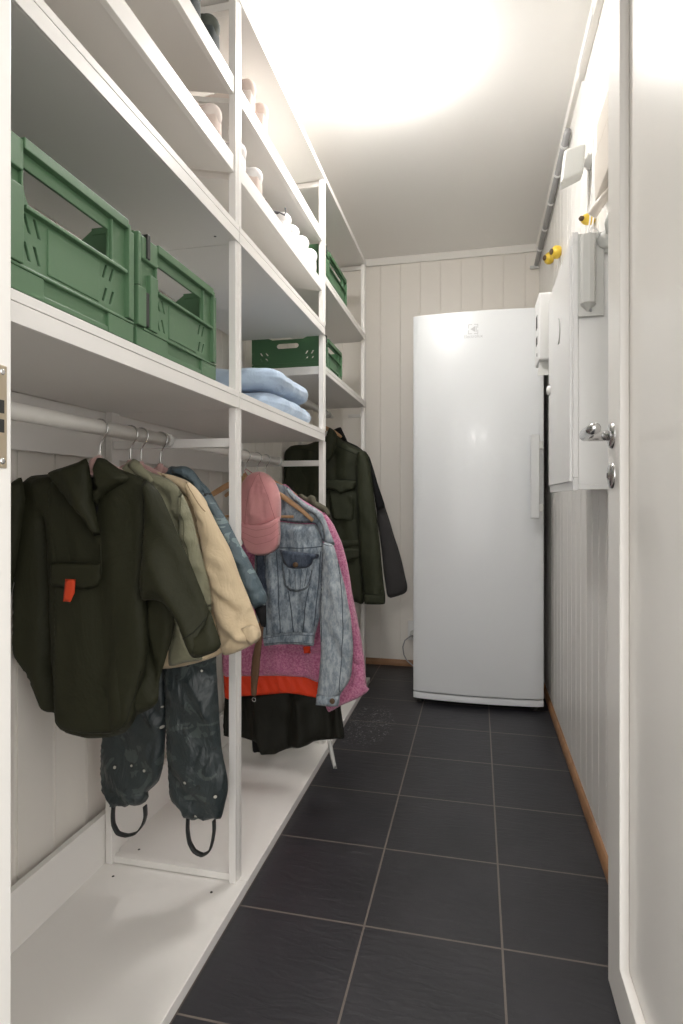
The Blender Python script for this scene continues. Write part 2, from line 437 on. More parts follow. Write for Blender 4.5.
# ================================================================== SETTING
XL, XR, YB, ZC = -.972, .335, 3.43, 2.39
def panelled(name, axis, c, a0, a1, z0, z1, pitch, phase, m, out):
    """vertical tongue-and-groove boards; profile along a, grooves go 'out' away from the room"""
    prof = []; a = a0; prof.append((a0, 0))
    k = math.floor((a0-phase)/pitch)+1
    while phase + k*pitch < a1:
        g = phase + k*pitch
        if g - .012 > a0 and g + .012 < a1:
            prof += [(g-.0075, 0), (g-.0060, .0012), (g-.0045, 0), (g-.0022, 0), (g-.0012, .004), (g+.0012, .004), (g+.0022, 0)]
        k += 1
    prof.append((a1, 0))
    bm = bmesh.new(); lo = []; hi = []
    P = lambda a, d, z: (c+out*d, a, z) if axis == 'x' else (a, c+out*d, z)
    for a, d in prof:
        lo.append(bm.verts.new(P(a, d, z0))); hi.append(bm.verts.new(P(a, d, z1)))
    for i in range(len(prof)-1): bm.faces.new((lo[i], lo[i+1], hi[i+1], hi[i]))
    # solid back
    t = .06
    q = [bm.verts.new(P(a, t, z)) for a, z in ((a0, z0), (a1, z0), (a1, z1), (a0, z1))]
    bm.faces.new(q)
    bm.faces.new([lo[0], hi[0], q[3], q[0]]); bm.faces.new([lo[-1], q[1], q[2], hi[-1]])
    bm.faces.new([q[0], q[1]] + list(reversed(lo))); bm.faces.new([q[3]] + hi + [q[2]])
    bmesh.ops.recalc_face_normals(bm, faces=bm.faces)
    return struct(obj(name, bm, m))
panelled('wall_left', 'x', XL, .42, YB, 0, ZC, .117, .03, 'panel', -1)
panelled('wall_right', 'x', XR, .42, YB, 0, ZC, .098, .02, 'panel_r', 1)
panelled('wall_back', 'y', YB, XL-.06, XR+.06, 0, ZC, .1165, -.553, 'panel', 1)
bm = bmesh.new(); box(bm, -2.2, 1.6, -3.2, YB+.06, -.06, 0); struct(obj('floor', bm, 'floor'))
bm = bmesh.new(); box(bm, XL-.06, XR+.06, .40, YB+.06, ZC, ZC+.06); struct(obj('ceiling', bm, 'ceil'))
# front wall with the doorway the photograph is taken through
bm = bmesh.new(); box(bm, -1.4, -.52, .42, .50, 0, ZC); box(bm, .34, 1.2, .42, .50, 0, ZC); box(bm, -.52, .34, .42, .50, 2.12, ZC)
struct(obj('wall_front', bm, 'panel'))
# jamb of the doorway, left, with its strike plate
bm = bmesh.new(); box(bm, -.519, -.457, .41, .502, .0, 2.12)
jamb = struct(obj('trim_1', bm, 'trim', bevel=.002))
sp = boxes('strike_plate', 'brass', jamb, (-.4585, -.4555, .462, .4945, 1.001, 1.1025), bevel=.0008)
boxes('strike_hole', 'dark', sp, (-.4556, -.4551, .470, .4905, 1.055, 1.068), (-.4556, -.4551, .470, .4905, 1.036, 1.049), bevel=0)
for z in (1.008, 1.096):
    bm = bmesh.new(); lathe(bm, (-.4555, .489, z), (1, 0, 0), [(0, .0010), (.0025, .0008), (.0032, 0)], 12); obj('screw', bm, 'chrome', sp, smooth=True)
# cornices
def ledge(name, pts, m, smooth=False, bev=.0015):
    bm = bmesh.new(); box(bm, *pts); return struct(obj(name, bm, m, bevel=bev))
ledge('trim_2', (XL, XR, YB-.016, YB, ZC-.042, ZC), 'trim')
ledge('trim_3', (XR-.016, XR, .5, YB-.017, ZC-.042, ZC), 'trim')
# oak baseboards: quarter-round with a lip
def qround(name, a, b, out, m, h=.034, t=.014):
    a, b, out = Vector(a), Vector(b), Vector(out); bm = bmesh.new()
    pr = [(0, 0), (t, 0), (t, h*.45), (t*.8, h*.72), (t*.45, h*.93), (0, h)]
    A = [bm.verts.new(a + out*x + Vector((0, 0, z))) for x, z in pr]; Bv = [bm.verts.new(b + out*x + Vector((0, 0, z))) for x, z in pr]
    n = len(pr)
    for i in range(n): bm.faces.new((A[i], A[(i+1) % n], Bv[(i+1) % n], Bv[i]))
    bm.faces.new(A); bm.faces.new(list(reversed(Bv))); bmesh.ops.recalc_face_normals(bm, faces=bm.faces)
    return struct(obj(name, bm, m))
qround('baseboard_right', (XR, .5, 0), (XR, YB-.001, 0), (-1, 0, 0), 'oak')
qround('baseboard_back', (XL+.001, YB, 0), (XR-.016, YB, 0), (0, -1, 0), 'oak')

# ------------------------------------------------------------------ door (open, parallel to the right wall)
XD, DY0, DY1 = .257, .46, 1.272
door = bpy.data.objects.new('door_1', None); COL.objects.link(door); door.location = (XD, DY0, 0); door['kind'] = 'structure'
pl = plate('door_leaf', [(DY0, .006), (DY1, .006), (DY1, 2.05), (DY0, 2.05)], [[(DY0+.1, .098), (DY1-.094, .098), (DY1-.094, 1.96), (DY0+.1, 1.96)]], .017, 'door', door, bevel=.0012, axis='x', at=XD)
boxes('door_panel', 'door', door, (XD+.0172, XD+.036, DY0, DY1, .006, 2.05), bevel=.001)
# lever handle and key rosette
HZ, HY = 1.095, 1.236
bm = bmesh.new(); 
lathe(bm, (XD, HY, HZ), (-1, 0, 0), [(0.0, .007), (.017, .007), (.024, .005), (.026, 0)], 28)
for v in bm.verts: v.co.z = HZ + (v.co.z-HZ)*1.0
ros = obj('rosette', bm, 'chrome', door, smooth=True)
bm = bmesh.new()
tube(bm, [(XD-.006, HY, HZ), (XD-.03, HY, HZ), (XD-.045, HY-.004, HZ), (XD-.053, HY-.016, HZ), (XD-.055, HY-.035, HZ+.001), (XD-.055, HY-.09, HZ+.002), (XD-.054, HY-.122, HZ+.001), (XD-.053, HY-.128, HZ)], .01, 16, rs=[.010, .0095, .0105, .011, .0105, .0098, .0105, .004])
obj('lever_handle', bm, 'chrome', door, smooth=True)
bm = bmesh.new(); lathe(bm, (XD, HY, HZ-.078), (-1, 0, 0), [(0.0, .009), (.008, .009), (.0085, .006), (.019, .006), (.025, .004), (.026, 0)], 28)
ks = obj('key_rosette', bm, 'chrome', door, smooth=True)
boxes('keyhole', 'dark', ks, (XD-.0097, XD-.0089, HY-.0015, HY+.0015, HZ-.083, HZ-.073), bevel=0)

# ================================================================== SHELVING
XF, XB = -.575, -.935        # front and back of the frames
base = .030
sh = thing('open_shelving', 'white open wardrobe shelving in three bays along the left wall', 'shelving', (-.755, .5, 0))
posts = [.500, 1.34, 2.18, 3.02]
PW = .035
levels = {0: [(1.195, 1.237), (1.604, 1.646)], 1: [(1.195, 1.237), (1.604, 1.646)], 2: [(1.457, 1.488), (1.806, 1.838)]}
TOPZ = (2.203, 2.225)
for i, py in enumerate(posts):
    # upright segments stand between the shelves
    if i < 3: cuts = [(base, 1.195), (1.237, 1.604), (1.646, TOPZ[0])]
    else: cuts = [(base, TOPZ[0])]
    for z0, z1 in cuts:
        nm = 'front_post'
        bm = bmesh.new(); box(bm, XF-.018, XF, py, py+PW, z0, z1)
        # a fine groove strip along the outer face
        box(bm, XF-.0165, XF+.0012, py+.014, py+.034, z0, z1)
        obj(nm, bm, 'rail', sh, bevel=.001)
        boxes('back_post', 'rail', sh, (XB, XB+.018, py, py+PW, z0, z1))
    for z in ((.031, .048), (1.100, 1.122), (2.178, 2.198)):
        boxes('cross_rail', 'rail', sh, (XB+.018, XF-.018, py+.008, py+.026, *z))
# floor boards and full shelves, one per bay
ends = [(.46, 1.3565), (1.3585, 2.1965), (2.1985, 3.06)]
for i, (a, b) in enumerate(ends):
    boxes('base_board', 'shelf', sh, (XB-.012, -.552, a, b, .004, base), bevel=.0015)
    boxes('base_back_board', 'shelf', sh, (XB-.018, XB-.002, a, b, base, .158), bevel=.001)
    for z0, z1 in levels[i]:
        # a shelf board with a thin lipping line at the front edge
        bm = bmesh.new(); box(bm, XB-.002, XF-.0005, a, b, z0, z1); s = obj('shelf_board', bm, 'shelf', sh, bevel=.0014)
        bm = bmesh.new(); box(bm, XF-.0005, XF+.003, a+.0006, b-.0006, z0, z1-.0160); box(bm, XF-.0005, XF+.003, a+.0006, b-.0006, z1-.0142, z1); obj('front_edging', bm, 'shelf', s, bevel=.0006)
    boxes('top_board', 'shelf', sh, (XB-.002, XF+.004, a, b, *TOPZ), bevel=.0014)
    boxes('back_rail', 'shelf', sh, (XB-.018, XB-.003, a, b, 1.075, 1.194) if i < 2 else (XB-.018, XB-.003, a, b, 1.395, 1.456), bevel=.001)
    if i < 2:
        # tilted shoe shelves with a front lip
        for zl in (1.770, 1.962):
            bm = bmesh.new()
            ya, yb = posts[i]+PW+.001, posts[i+1]-.001
            v = []
            for x, z in ((XF-.016, zl), (XF-.004, zl), (XF-.004, zl+.042), (XF-.016, zl+.042), (XF-.017, zl+.014), (XB+.02, zl+.085), (XB+.02, zl+.073)):
                v.append((x, z))
            A = [bm.verts.new((x, ya, z)) for x, z in v]; Bv = [bm.verts.new((x, yb, z)) for x, z in v]
            n = len(v)
            for k in range(n): bm.faces.new((A[k], A[(k+1) % n], Bv[(k+1) % n], Bv[k]))
            bm.faces.new(A); bm.faces.new(list(reversed(Bv))); bmesh.ops.recalc_face_normals(bm, faces=bm.faces)
            obj('shoe_shelf', bm, 'shelf', sh, bevel=.001)
# little fixing screws near the frames
for x, y in ((XB+.05, 1.30), (XB+.05, 1.415), (XF-.045, 1.30)):
    bm = bmesh.new(); lathe(bm, (x, y, base), (0, 0, 1), [(0, .0006), (.003, .0006), (.0034, 0)], 12); obj('fixing_screw', bm, 'dark', sh)
for z in (1.604, 2.203):
    bm = bmesh.new(); lathe(bm, (XF-.04, 1.31, z), (0, 0, -1), [(0, .0006), (.003, .0006), (.0034, 0)], 12); obj('fixing_screw', bm, 'dark', sh)
# telescopic clothes rails
RZ = 1.118
def rail(y0, y1, z, thick_from, thick_to):
    r = tubeo('clothes_rail', 'rod', sh, [(-.755, y0, z), (-.755, y1, z)], .0115, 20)
    tubeo('rail_sleeve', 'rod', r, [(-.755, thick_from, z), (-.755, thick_to, z)], .0155, 20)
    bm = bmesh.new(); lathe(bm, (-.755, thick_to, z), (0, 1, 0), [(.0155, -.012), (.0175, -.010), (.0175, .002), (.0165, .004), (.0115, .004)], 20); obj('rail_collar', bm, 'greypl', r, smooth=True)
rail(.54, 1.345, RZ, .54, 1.335)
rail(1.37, 2.185, RZ, 1.75, 2.175)
rail(2.215, 3.03, 1.410, 2.216, 2.96)
boxes('rail_bracket', 'rail', sh, (-.66, XF-.018, 3.012, 3.02, 1.40, 1.418), bevel=.001)

# ================================================================== CRATES
def slot(x, z, h=.026, w=.007, s=.010):
    return [(x, z), (x+w, z), (x+w+s, z+h), (x+s, z+h)]
def make_crate(name, label, Wd, Dp, Hh, m, loc, rz, group):
    t = thing(name, label, 'crate', loc, rz, group)
    k = Hh/.22; s = Wd/.32
    hx0, hx1 = .088*s, .258*s
    for side in (0, 1):
        hole = [(hx0, .128*k), (hx1-.012, .128*k), (hx1-.002, .134*k), (hx1, .146*k), (hx1, .184*k), (hx0-.020, .184*k), (hx0-.018, .165*k), (hx0-.010, .142*k)]
        slots = []
        for zz in (.094*k, .054*k):
            for xx in (.082*s, .100*s): slots.append(slot(xx, zz, .026*k, .007, -.010))
            for xx in (.240*s, .258*s): slots.append(slot(xx, zz, .026*k, .007, .009))
        y = 0 if side == 0 else Dp-.006
        p = plate('long_side', [(.006, .006), (Wd-.006, .006), (Wd-.006, Hh-.004), (.006, Hh-.004)], [hole]+slots, .005, m, t, at=y+.003); local(p)
        yf = -.003 if side == 0 else Dp-.004
        o = boxes('rim', m, t, (.066*s, Wd-.020, yf-.004, yf+.013, Hh-.015, Hh), (hx0-.024, hx0-.020, yf, yf+.010, .134*k, Hh-.016), (hx1, hx1+.004, yf, yf+.010, .130*k, Hh-.016),
                  (.070*s, Wd-.022, yf-.003, yf+.012, .122*k, .128*k), bevel=.0012); local(o)
        o = boxes('skirt', m, t, (0, .105*s, yf, yf+.01, .003, .036*k), (.250*s, Wd, yf, yf+.01, .003, .036*k), (.1055*s, .2495*s, yf+.001, yf+.01, .003, .012*k),
                  (.022, Wd, yf-.001, yf+.01, .0365*k, .041*k), bevel=.0012); local(o)
        zf = yf+.0042
        o = boxes('label_panel', m, t, (.118*s, .232*s, zf, zf+.003, .048*k, .118*k), bevel=.0015); local(o)
        # jointed corner on one end, plain corner on the other
        for q4 in ((0, .026, yf-.003, yf+.01, .042*k, .116*k), (.040, .066*s, yf-.003, yf+.01, .042*k, .150*k), (0, .010, yf-.003, yf+.01, .117*k, Hh-.002), (.012, .066*s, yf-.002, yf+.01, .172*k, Hh-.004)):
            o = boxes('corner_joint', m, t, q4, bevel=.0015); local(o)
        for q4 in ((.027, .038, yf-.0015, yf+.009, .046*k, .112*k), (.026, .036, yf-.005, yf+.008, .176*k, Hh+.003)):
            h = boxes('hinge', 'blackpl', t, q4, bevel=.001); local(h)
        o = boxes('corner_post', m, t, (Wd-.018, Wd-.012, yf-.003, yf+.012, .044*k, Hh-.006), (Wd-.0118, Wd, yf-.001, yf+.01, .044*k, Hh-.014), bevel=.001); local(o)
    for side in (0, 1):
        sl = []
        for zz in (.096*k, .056*k):
            for f in (.15, .23, .77, .85): sl.append(slot(Dp*f, zz, .024*k, .008, .009 if f > .5 else -.009))
        hole = rrect(Dp*.34, .140*k, Dp*.66, .175*k, .012)
        x = .001 if side == 0 else Wd-.006
        p = plate('short_side', [(.006, .006), (Dp-.006, .006), (Dp-.006, Hh-.004), (Dp*.78, Hh-.004), (Dp*.72, Hh-.02*k), (Dp*.28, Hh-.02*k), (Dp*.22, Hh-.004), (.006, Hh-.004)], [hole]+sl, .005, m, t, axis='x', at=x); local(p)
        for q4 in ((x-.001, x+.007, .004, Dp-.004, .034*k, .040*k), (x-.001, x+.007, .004, Dp*.22, Hh-.012, Hh), (x-.001, x+.007, Dp*.78, Dp-.004, Hh-.012, Hh)):
            o = boxes('end_rib', m, t, q4, bevel=.001); local(o)
    o = boxes('bottom', m, t, (.004, Wd-.004, .004, Dp-.004, .001, .008), bevel=.001); local(o)
    return t
CG = 'green folding crates on the shelving'
make_crate('folding_crate', 'large sage green folding crate on the middle shelf, cut off by the door frame', .32, .34, .205, 'green', (-.580, .586, 1.2375), PI/2, CG)
make_crate('folding_crate', 'sage green folding crate on the middle shelf, right beside the upright', .318, .34, .203, 'green', (-.580, .916, 1.2375), PI/2, CG)
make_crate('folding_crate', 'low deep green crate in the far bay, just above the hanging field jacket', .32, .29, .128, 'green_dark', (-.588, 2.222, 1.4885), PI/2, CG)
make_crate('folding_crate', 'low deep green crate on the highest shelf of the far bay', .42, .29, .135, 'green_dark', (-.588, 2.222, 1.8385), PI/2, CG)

# ================================================================== BLUE CUSHIONS
def soft(name, x0, x1, y0, y1, z0, z1, m, label, seed):
    bm = bmesh.new(); bmesh.ops.create_cube(bm, size=2); bmesh.ops.subdivide_edges(bm, edges=bm.edges, cuts=22, use_grid_fill=True)
    for v in bm.verts:
        p = v.co.copy()
        n = max((abs(p.x)**5 + abs(p.y)**5 + abs(p.z)**3)**(1/4.0), 1e-6)
        q = Vector((p.x, p.y, p.z))/n
        sx, sy, sz = (x1-x0)/2, (y1-y0)/2, (z1-z0)/2
        c = Vector(((x0+x1)/2, (y0+y1)/2, (z0+z1)/2)); w = Vector((q.x*sx, q.y*sy, q.z*sz))
        d = noise.noise(Vector((w.x*9, w.y*7, w.z*12+seed)))*.016 + noise.noise(Vector((w.x*24, w.y*18, w.z*22+seed)))*.009
        # piping seam round the middle
        r = math.exp(-(w.z/.004)**2)*.0025*(1 if abs(p.x) > .9 or abs(p.y) > .9 else 0)
        w = w*(1 + (d+r)/max(w.length, .05))
        v.co = c + w
        v.co.z = max(v.co.z, z0+.0005)
    bmesh.ops.recalc_face_normals(bm, faces=bm.faces)
    o = obj(name, bm, m, smooth=True); return tag(o, label, 'cushion', 'pale blue cushions')
soft('folded_cushion', -.93, -.592, 1.68, 2.135, 1.2375, 1.306, 'blanket', 'pale blue soft cushion lying flat on the shelf, lower of the two', 1)
soft('folded_cushion', -.93, -.595, 1.67, 2.11, 1.309, 1.385, 'blanket', 'pale blue soft cushion on top of another one', 7)

# ================================================================== HANGERS
def make_hanger(label, loc, wood=False, cat='hanger', wdt=.17, grp=None, trousers=False, droop=.075, fy=0.0):
    t = thing('coat_hanger', label, cat, loc, 0, grp)
    pts = []
    R = .0185
    for a in range(-25, 186, 14):
        an = math.radians(a); pts.append((-R*math.cos(an)*-1, 0, R*math.sin(an) - .0005))
    pts = [(R*math.cos(math.radians(a)), 0, R*math.sin(math.radians(a))-.0015) for a in range(195, -50, -12)]
    pts += [(.006, 0, -.024), (.001, 0, -.034), (0, 0, -.05), (0, 0, -.078)]
    h = tubeo('hook', 'chrome', t, pts, .0017, 8); local(h)
    bm = bmesh.new()
    arc = [(sg_*f_*wdt, 0, -.076-droop*g_) for sg_, f_, g_ in ((-1, 1, 1), (-1, .85, .78), (-1, .6, .48), (-1, .3, .2), (-1, .08, .03), (1, .08, .03), (1, .3, .2), (1, .6, .48), (1, .85, .78), (1, 1, 1))]
    tube(bm, arc, .008, 10, rs=[.006, .0075, .009, .010, .011, .011, .010, .009, .0075, .006])
    for v in bm.verts: v.co.y *= .6
    tube(bm, [(0, 0, -.060), (0, fy*.6, -.074), (0, fy, -.100)], .01, 12, rs=[.006, .0115, .008])
    b = obj('shoulder_bar', bm, 'hangwood' if wood else 'pinkhang', t, smooth=True); local(b)
    if trousers:
        c = tubeo('trouser_bar', 'hangwood', t, [(-wdt*.72, 0, -.204), (wdt*.72, 0, -.204)], .0045, 10); local(c)
    return t
HG = 'coat hangers on the clothes rails'
make_hanger('dusty pink coat hanger with steel hook in the hooded dark anorak', (-.755, 1.064, RZ), fy=-.028, grp=HG, wdt=.075, droop=.035)
make_hanger('dusty pink coat hanger holding the pale sage jacket, next behind the hooded anorak', (-.755, 1.172, RZ), grp=HG, wdt=.075, droop=.035)
make_hanger('dusty pink coat hanger inside the cream padded jacket', (-.755, 1.215, RZ), grp=HG, wdt=.075, droop=.035)
make_hanger('dusty pink coat hanger of the printed blue grey jacket, nearest to the upright', (-.755, 1.300, RZ), grp=HG, wdt=.075, droop=.035)

# ================================================================== CLOTHES, NEAR BAY
# --- hooded anorak
YP = 1.064
an = thing('hooded_anorak', 'dark olive hooded child anorak with orange tag, nearest on the rail', 'jacket', (-.755, YP, .48))
body = [(-0.875,1.024),(-0.920,1.020),(-0.943,1.005),(-0.959,0.980),(-0.967,0.925),(-0.972,0.839),(-0.976,0.745),(-0.972,0.671),(-0.957,0.637),(-0.929,0.600),(-0.907,0.555),(-0.896,0.528),(-0.880,0.523),(-0.864,0.523),(-0.862,0.504),(-0.849,0.489),(-0.818,0.481),(-0.783,0.477),(-0.732,0.484),(-0.698,0.496),(-0.680,0.516),(-0.669,0.534),(-0.637,0.551),(-0.623,0.567),(-0.620,0.606),(-0.604,0.658),(-0.592,0.695),(-0.587,0.746),(-0.586,0.797),(-0.592,0.855),(-0.604,0.914),(-0.624,0.979),(-0.649,1.010),(-0.690,1.020),(-0.741,1.036),(-0.768,1.043),(-0.818,1.038)]
cloth('body', body, YP, .016, 'parka', an, w=.028, seed=2, wob=.004,
      creases=[(-.885, .93, -.875, .60, -.012, .010), (-.875, .62, -.86, .52, -.010, .012),     # dark fold down the left side
               (-.78, .90, -.76, .60, .006, .03), (-.645, .93, -.66, .62, -.010, .016), (-.62, .78, -.68, .66, .006, .02),
               (-.69, .80, -.62, .58, -.010, .012), (-.72, .60, -.70, .50, .006, .03)],
      folds=[(1, .12, .13, .0035)])
# front panel with curved hem, on top of the longer back
fp = [(-0.847,1.017),(-0.864,0.995),(-0.866,0.912),(-0.850,0.840),(-0.850,0.531),(-0.845,0.511),(-0.831,0.497),(-0.803,0.492),(-0.769,0.491),(-0.719,0.497),(-0.688,0.508),(-0.671,0.524),(-0.663,0.546),(-0.660,0.579),(-0.644,0.631),(-0.637,0.682),(-0.639,0.748),(-0.644,0.784),(-0.640,0.842),(-0.636,0.972),(-0.640,1.007),(-0.719,1.038),(-0.769,1.046)]
cloth('front_panel', fp, 1.052, .012, 'parka', an, w=.02, seed=5, wob=.004, creases=[(-.79, .78, -.785, .52, .004, .03)], folds=[(1, .1, .16, .003)], back=.1)
sl = [(-0.636,1.010),(-0.614,0.999),(-0.596,0.978),(-0.577,0.940),(-0.555,0.890),(-0.538,0.857),(-0.518,0.811),(-0.505,0.782),(-0.486,0.734),(-0.474,0.694),(-0.482,0.684),(-0.502,0.675),(-0.525,0.667),(-0.531,0.668),(-0.540,0.689),(-0.549,0.710),(-0.560,0.732),(-0.573,0.753),(-0.588,0.768),(-0.606,0.774),(-0.625,0.774),(-0.639,0.772),(-0.641,0.799),(-0.637,0.842),(-0.634,0.907),(-0.633,0.972)]
slo = cloth('sleeve', sl, 1.03, .026, 'parka', an, w=.045, seed=9, wob=.005, creases=[(-.60, .86, -.53, .70, .006, .02), (-.615, .78, -.545, .66, -.005, .014), (-.57, .72, -.505, .67, .004, .012)], folds=[(.8, .5, .11, .0025)])
slo['label'] = 'olive sleeve that catches the light'
cuff = [(-0.488,0.764),(-0.477,0.739),(-0.464,0.701),(-0.473,0.688),(-0.492,0.679),(-0.516,0.672),(-0.526,0.695),(-0.533,0.711),(-0.511,0.723),(-0.498,0.734)]
cloth('cuff', cuff, 1.014, .014, 'parka', slo, w=.014, seed=3, wob=.001)
lsl = [(-0.923,1.016),(-0.948,1.005),(-0.965,0.980),(-0.976,0.917),(-0.985,0.830),(-0.995,0.735),(-0.993,0.668),(-0.967,0.658),(-0.963,0.690),(-0.948,0.769),(-0.935,0.839),(-0.923,0.910),(-0.914,0.972)]
cloth('sleeve', lsl, 1.040, .018, 'parka', an, w=.03, seed=4, wob=.004)
hood_l = [(-0.851,1.024),(-0.809,1.037),(-0.782,1.045),(-0.762,1.052),(-0.755,1.035),(-0.749,1.003),(-0.744,0.965),(-0.735,0.923),(-0.728,0.886),(-0.727,0.862),(-0.735,0.881),(-0.749,0.905),(-0.765,0.926),(-0.782,0.944),(-0.804,0.968),(-0.829,0.996)]
cloth('hood', hood_l, 1.030, .016, 'parka', an, w=.018, seed=6, wob=.002, creases=[(-.80, 1.03, -.76, .95, .004, .01)])
hood_r = [(-0.741,1.053),(-0.724,1.052),(-0.703,1.039),(-0.682,1.025),(-0.666,1.012),(-0.682,1.002),(-0.703,0.992),(-0.719,0.982),(-0.734,0.970),(-0.743,0.954),(-0.746,0.965),(-0.748,0.989),(-0.749,1.008),(-0.747,1.031)]
cloth('hood', hood_r, 1.034, .018, 'parka', an, w=.018, seed=8, wob=.002, creases=[(-.748, 1.02, -.735, .99, -.008, .006)])
neck = [(-0.768,1.036),(-0.743,1.051),(-0.722,1.013),(-0.738,0.965),(-0.753,0.927),(-0.760,0.965)]
cloth('neck_lining', neck, 1.050, .006, 'black', an, w=.01, seed=1, wob=.001)
flap = [(-0.844,0.840),(-0.799,0.844),(-0.755,0.844),(-0.727,0.842),(-0.728,0.816),(-0.732,0.803),(-0.742,0.795),(-0.755,0.791),(-0.799,0.792),(-0.836,0.793),(-0.846,0.802)]
pf = cloth('pocket_flap', flap, 1.030, .004, 'parka', an, w=.006, seed=2, wob=.0008, step=.006)
hline([(-0.844,0.842),(-0.799,0.846),(-0.727,0.844)], 1.027, .0012, 'seam', 'parka', pf)
hline([(-0.728,0.882),(-0.726,0.840),(-0.727,0.812)], 1.027, .0014, 'placket_edge', 'parka', an)
tg = [(-0.804,0.811),(-0.780,0.811),(-0.782,0.784),(-0.792,0.765),(-0.809,0.766),(-0.807,0.786)]
cloth('loop_tag', tg, 1.022, .0022, 'orange', an, w=.003, seed=2, wob=.0004, smooth=False, step=.005)['label'] = 'orange loop tag'

seam(slo, [(-0.627,1.006),(-0.630,0.943),(-0.631,0.872),(-0.634,0.801),(-0.634,0.778)], .0012, 'seam_olive')
seam(slo, [(-0.539,0.708),(-0.516,0.722),(-0.494,0.752)], .0012, 'seam_olive')
seam([c for c in an.children if c.name.startswith('front_panel')][0], [(-0.849,0.530),(-0.831,0.506),(-0.807,0.498),(-0.773,0.498),(-0.722,0.504),(-0.693,0.514),(-0.676,0.533),(-0.668,0.563),(-0.650,0.630)], .0009, 'seam_olive')
# --- sage jacket
YS = 1.165
sg = thing('light_jacket', 'pale sage green padded child jacket between the dark anorak and the cream one', 'jacket', (-.755, YS, .6))
b = [(-0.763,1.040),(-0.738,1.058),(-0.725,1.053),(-0.707,1.037),(-0.682,1.026),(-0.651,1.016),(-0.628,0.998),(-0.614,0.977),(-0.600,0.944),(-0.588,0.906),(-0.578,0.867),(-0.572,0.835),(-0.564,0.802),(-0.560,0.770),(-0.573,0.753),(-0.621,0.723),(-0.648,0.672),(-0.651,0.656),(-0.701,0.653),(-0.751,0.684),(-0.801,0.738),(-0.814,0.875),(-0.808,0.966)]
cloth('body', b, YS-.012, .014, 'sage', sg, w=.03, seed=12, wob=.006, folds=[(.5, 1, .06, .0025)], creases=[(-.66, .98, -.57, .80, -.008, .01)])
s = [(-0.619,0.992),(-0.606,0.974),(-0.592,0.944),(-0.581,0.906),(-0.571,0.869),(-0.562,0.837),(-0.553,0.805),(-0.545,0.767),(-0.545,0.735),(-0.560,0.750),(-0.583,0.771),(-0.606,0.836),(-0.619,0.879),(-0.621,0.922),(-0.621,0.966)]
cloth('sleeve', s, 1.142, .018, 'sage', sg, w=.022, seed=15, wob=.006, folds=[(.3, 1, .05, .003)])
sgs = [c for c in sg.children if c.name.split('.')[0] == 'sleeve'][0]
seam(sgs, [(-0.613,0.981),(-0.603,0.933),(-0.593,0.880),(-0.581,0.826),(-0.566,0.773),(-0.551,0.744)], .0012, 'seam_sage')
c_ = [(-0.741,1.043),(-0.727,1.059),(-0.712,1.052),(-0.701,1.039),(-0.685,1.021),(-0.667,0.996),(-0.673,0.992),(-0.698,1.010),(-0.722,1.023)]
cloth('collar', c_, 1.140, .010, 'sage', sg, w=.012, seed=16, wob=.002)
low = [(-0.623,0.746),(-0.617,0.735),(-0.594,0.682),(-0.558,0.638),(-0.598,0.627),(-0.636,0.618),(-0.636,0.664),(-0.627,0.696)]
cloth('hem', low, 1.130, .010, 'sage', sg, w=.014, seed=17, wob=.003)

# --- cream padded jacket
YC = 1.222
cr = thing('padded_jacket', 'cream beige padded child jacket, its sleeve reaching out over the upright', 'jacket', (-.755, YC, .58))
b = [(-0.728,1.033),(-0.706,1.031),(-0.677,1.025),(-0.644,1.013),(-0.620,0.994),(-0.595,0.963),(-0.588,0.920),(-0.583,0.874),(-0.575,0.795),(-0.570,0.721),(-0.558,0.633),(-0.565,0.621),(-0.601,0.605),(-0.658,0.588),(-0.702,0.580),(-0.748,0.578),(-0.814,0.609),(-0.841,0.727),(-0.827,0.906),(-0.774,1.007)]
cloth('body', b, YC+.004, .014, 'cream', cr, w=.03, seed=22, wob=.005, folds=[(.2, 1, .09, .003)])
s = [(-0.627,1.012),(-0.604,0.998),(-0.586,0.978),(-0.572,0.954),(-0.557,0.926),(-0.541,0.898),(-0.524,0.869),(-0.513,0.844),(-0.499,0.806),(-0.486,0.777),(-0.473,0.747),(-0.462,0.720),(-0.452,0.693),(-0.450,0.680),(-0.457,0.667),(-0.473,0.657),(-0.497,0.644),(-0.520,0.635),(-0.536,0.632),(-0.542,0.642),(-0.546,0.672),(-0.553,0.705),(-0.560,0.728),(-0.566,0.760),(-0.573,0.790),(-0.580,0.824),(-0.586,0.854),(-0.593,0.888),(-0.601,0.921),(-0.610,0.955),(-0.621,0.983)]
slc = cloth('sleeve', s, 1.185, .030, 'cream', cr, w=.04, seed=25, wob=.007, step=.007,
      creases=[(-.625, .97, -.585, .92, -.008, .008), (-.60, .86, -.55, .80, .006, .012), (-.565, .78, -.50, .73, -.006, .008),
               (-.545, .73, -.47, .665, .008, .012), (-.50, .665, -.455, .66, -.010, .007), (-.53, .655, -.48, .68, .006, .008)],
      folds=[(.35, 1, .07, .0028)])
seam(slc, [(-0.626,1.005),(-0.604,0.955),(-0.593,0.910),(-0.586,0.876),(-0.576,0.821),(-0.567,0.766),(-0.555,0.710),(-0.543,0.656)], .0012, 'seam_cream')
seam(slc, [(-0.622,1.008),(-0.604,0.987),(-0.586,0.960),(-0.573,0.944)], .0012, 'seam_cream')
cf = [(-0.489,0.693),(-0.476,0.703),(-0.459,0.707),(-0.444,0.699),(-0.442,0.685),(-0.450,0.672),(-0.465,0.665),(-0.476,0.680),(-0.481,0.688)]
cloth('cuff_fold', cf, 1.156, .004, 'cream', slc, w=.010, seed=26, wob=.002, creases=[(-.465, .66, -.455, .645, -.008, .004)])
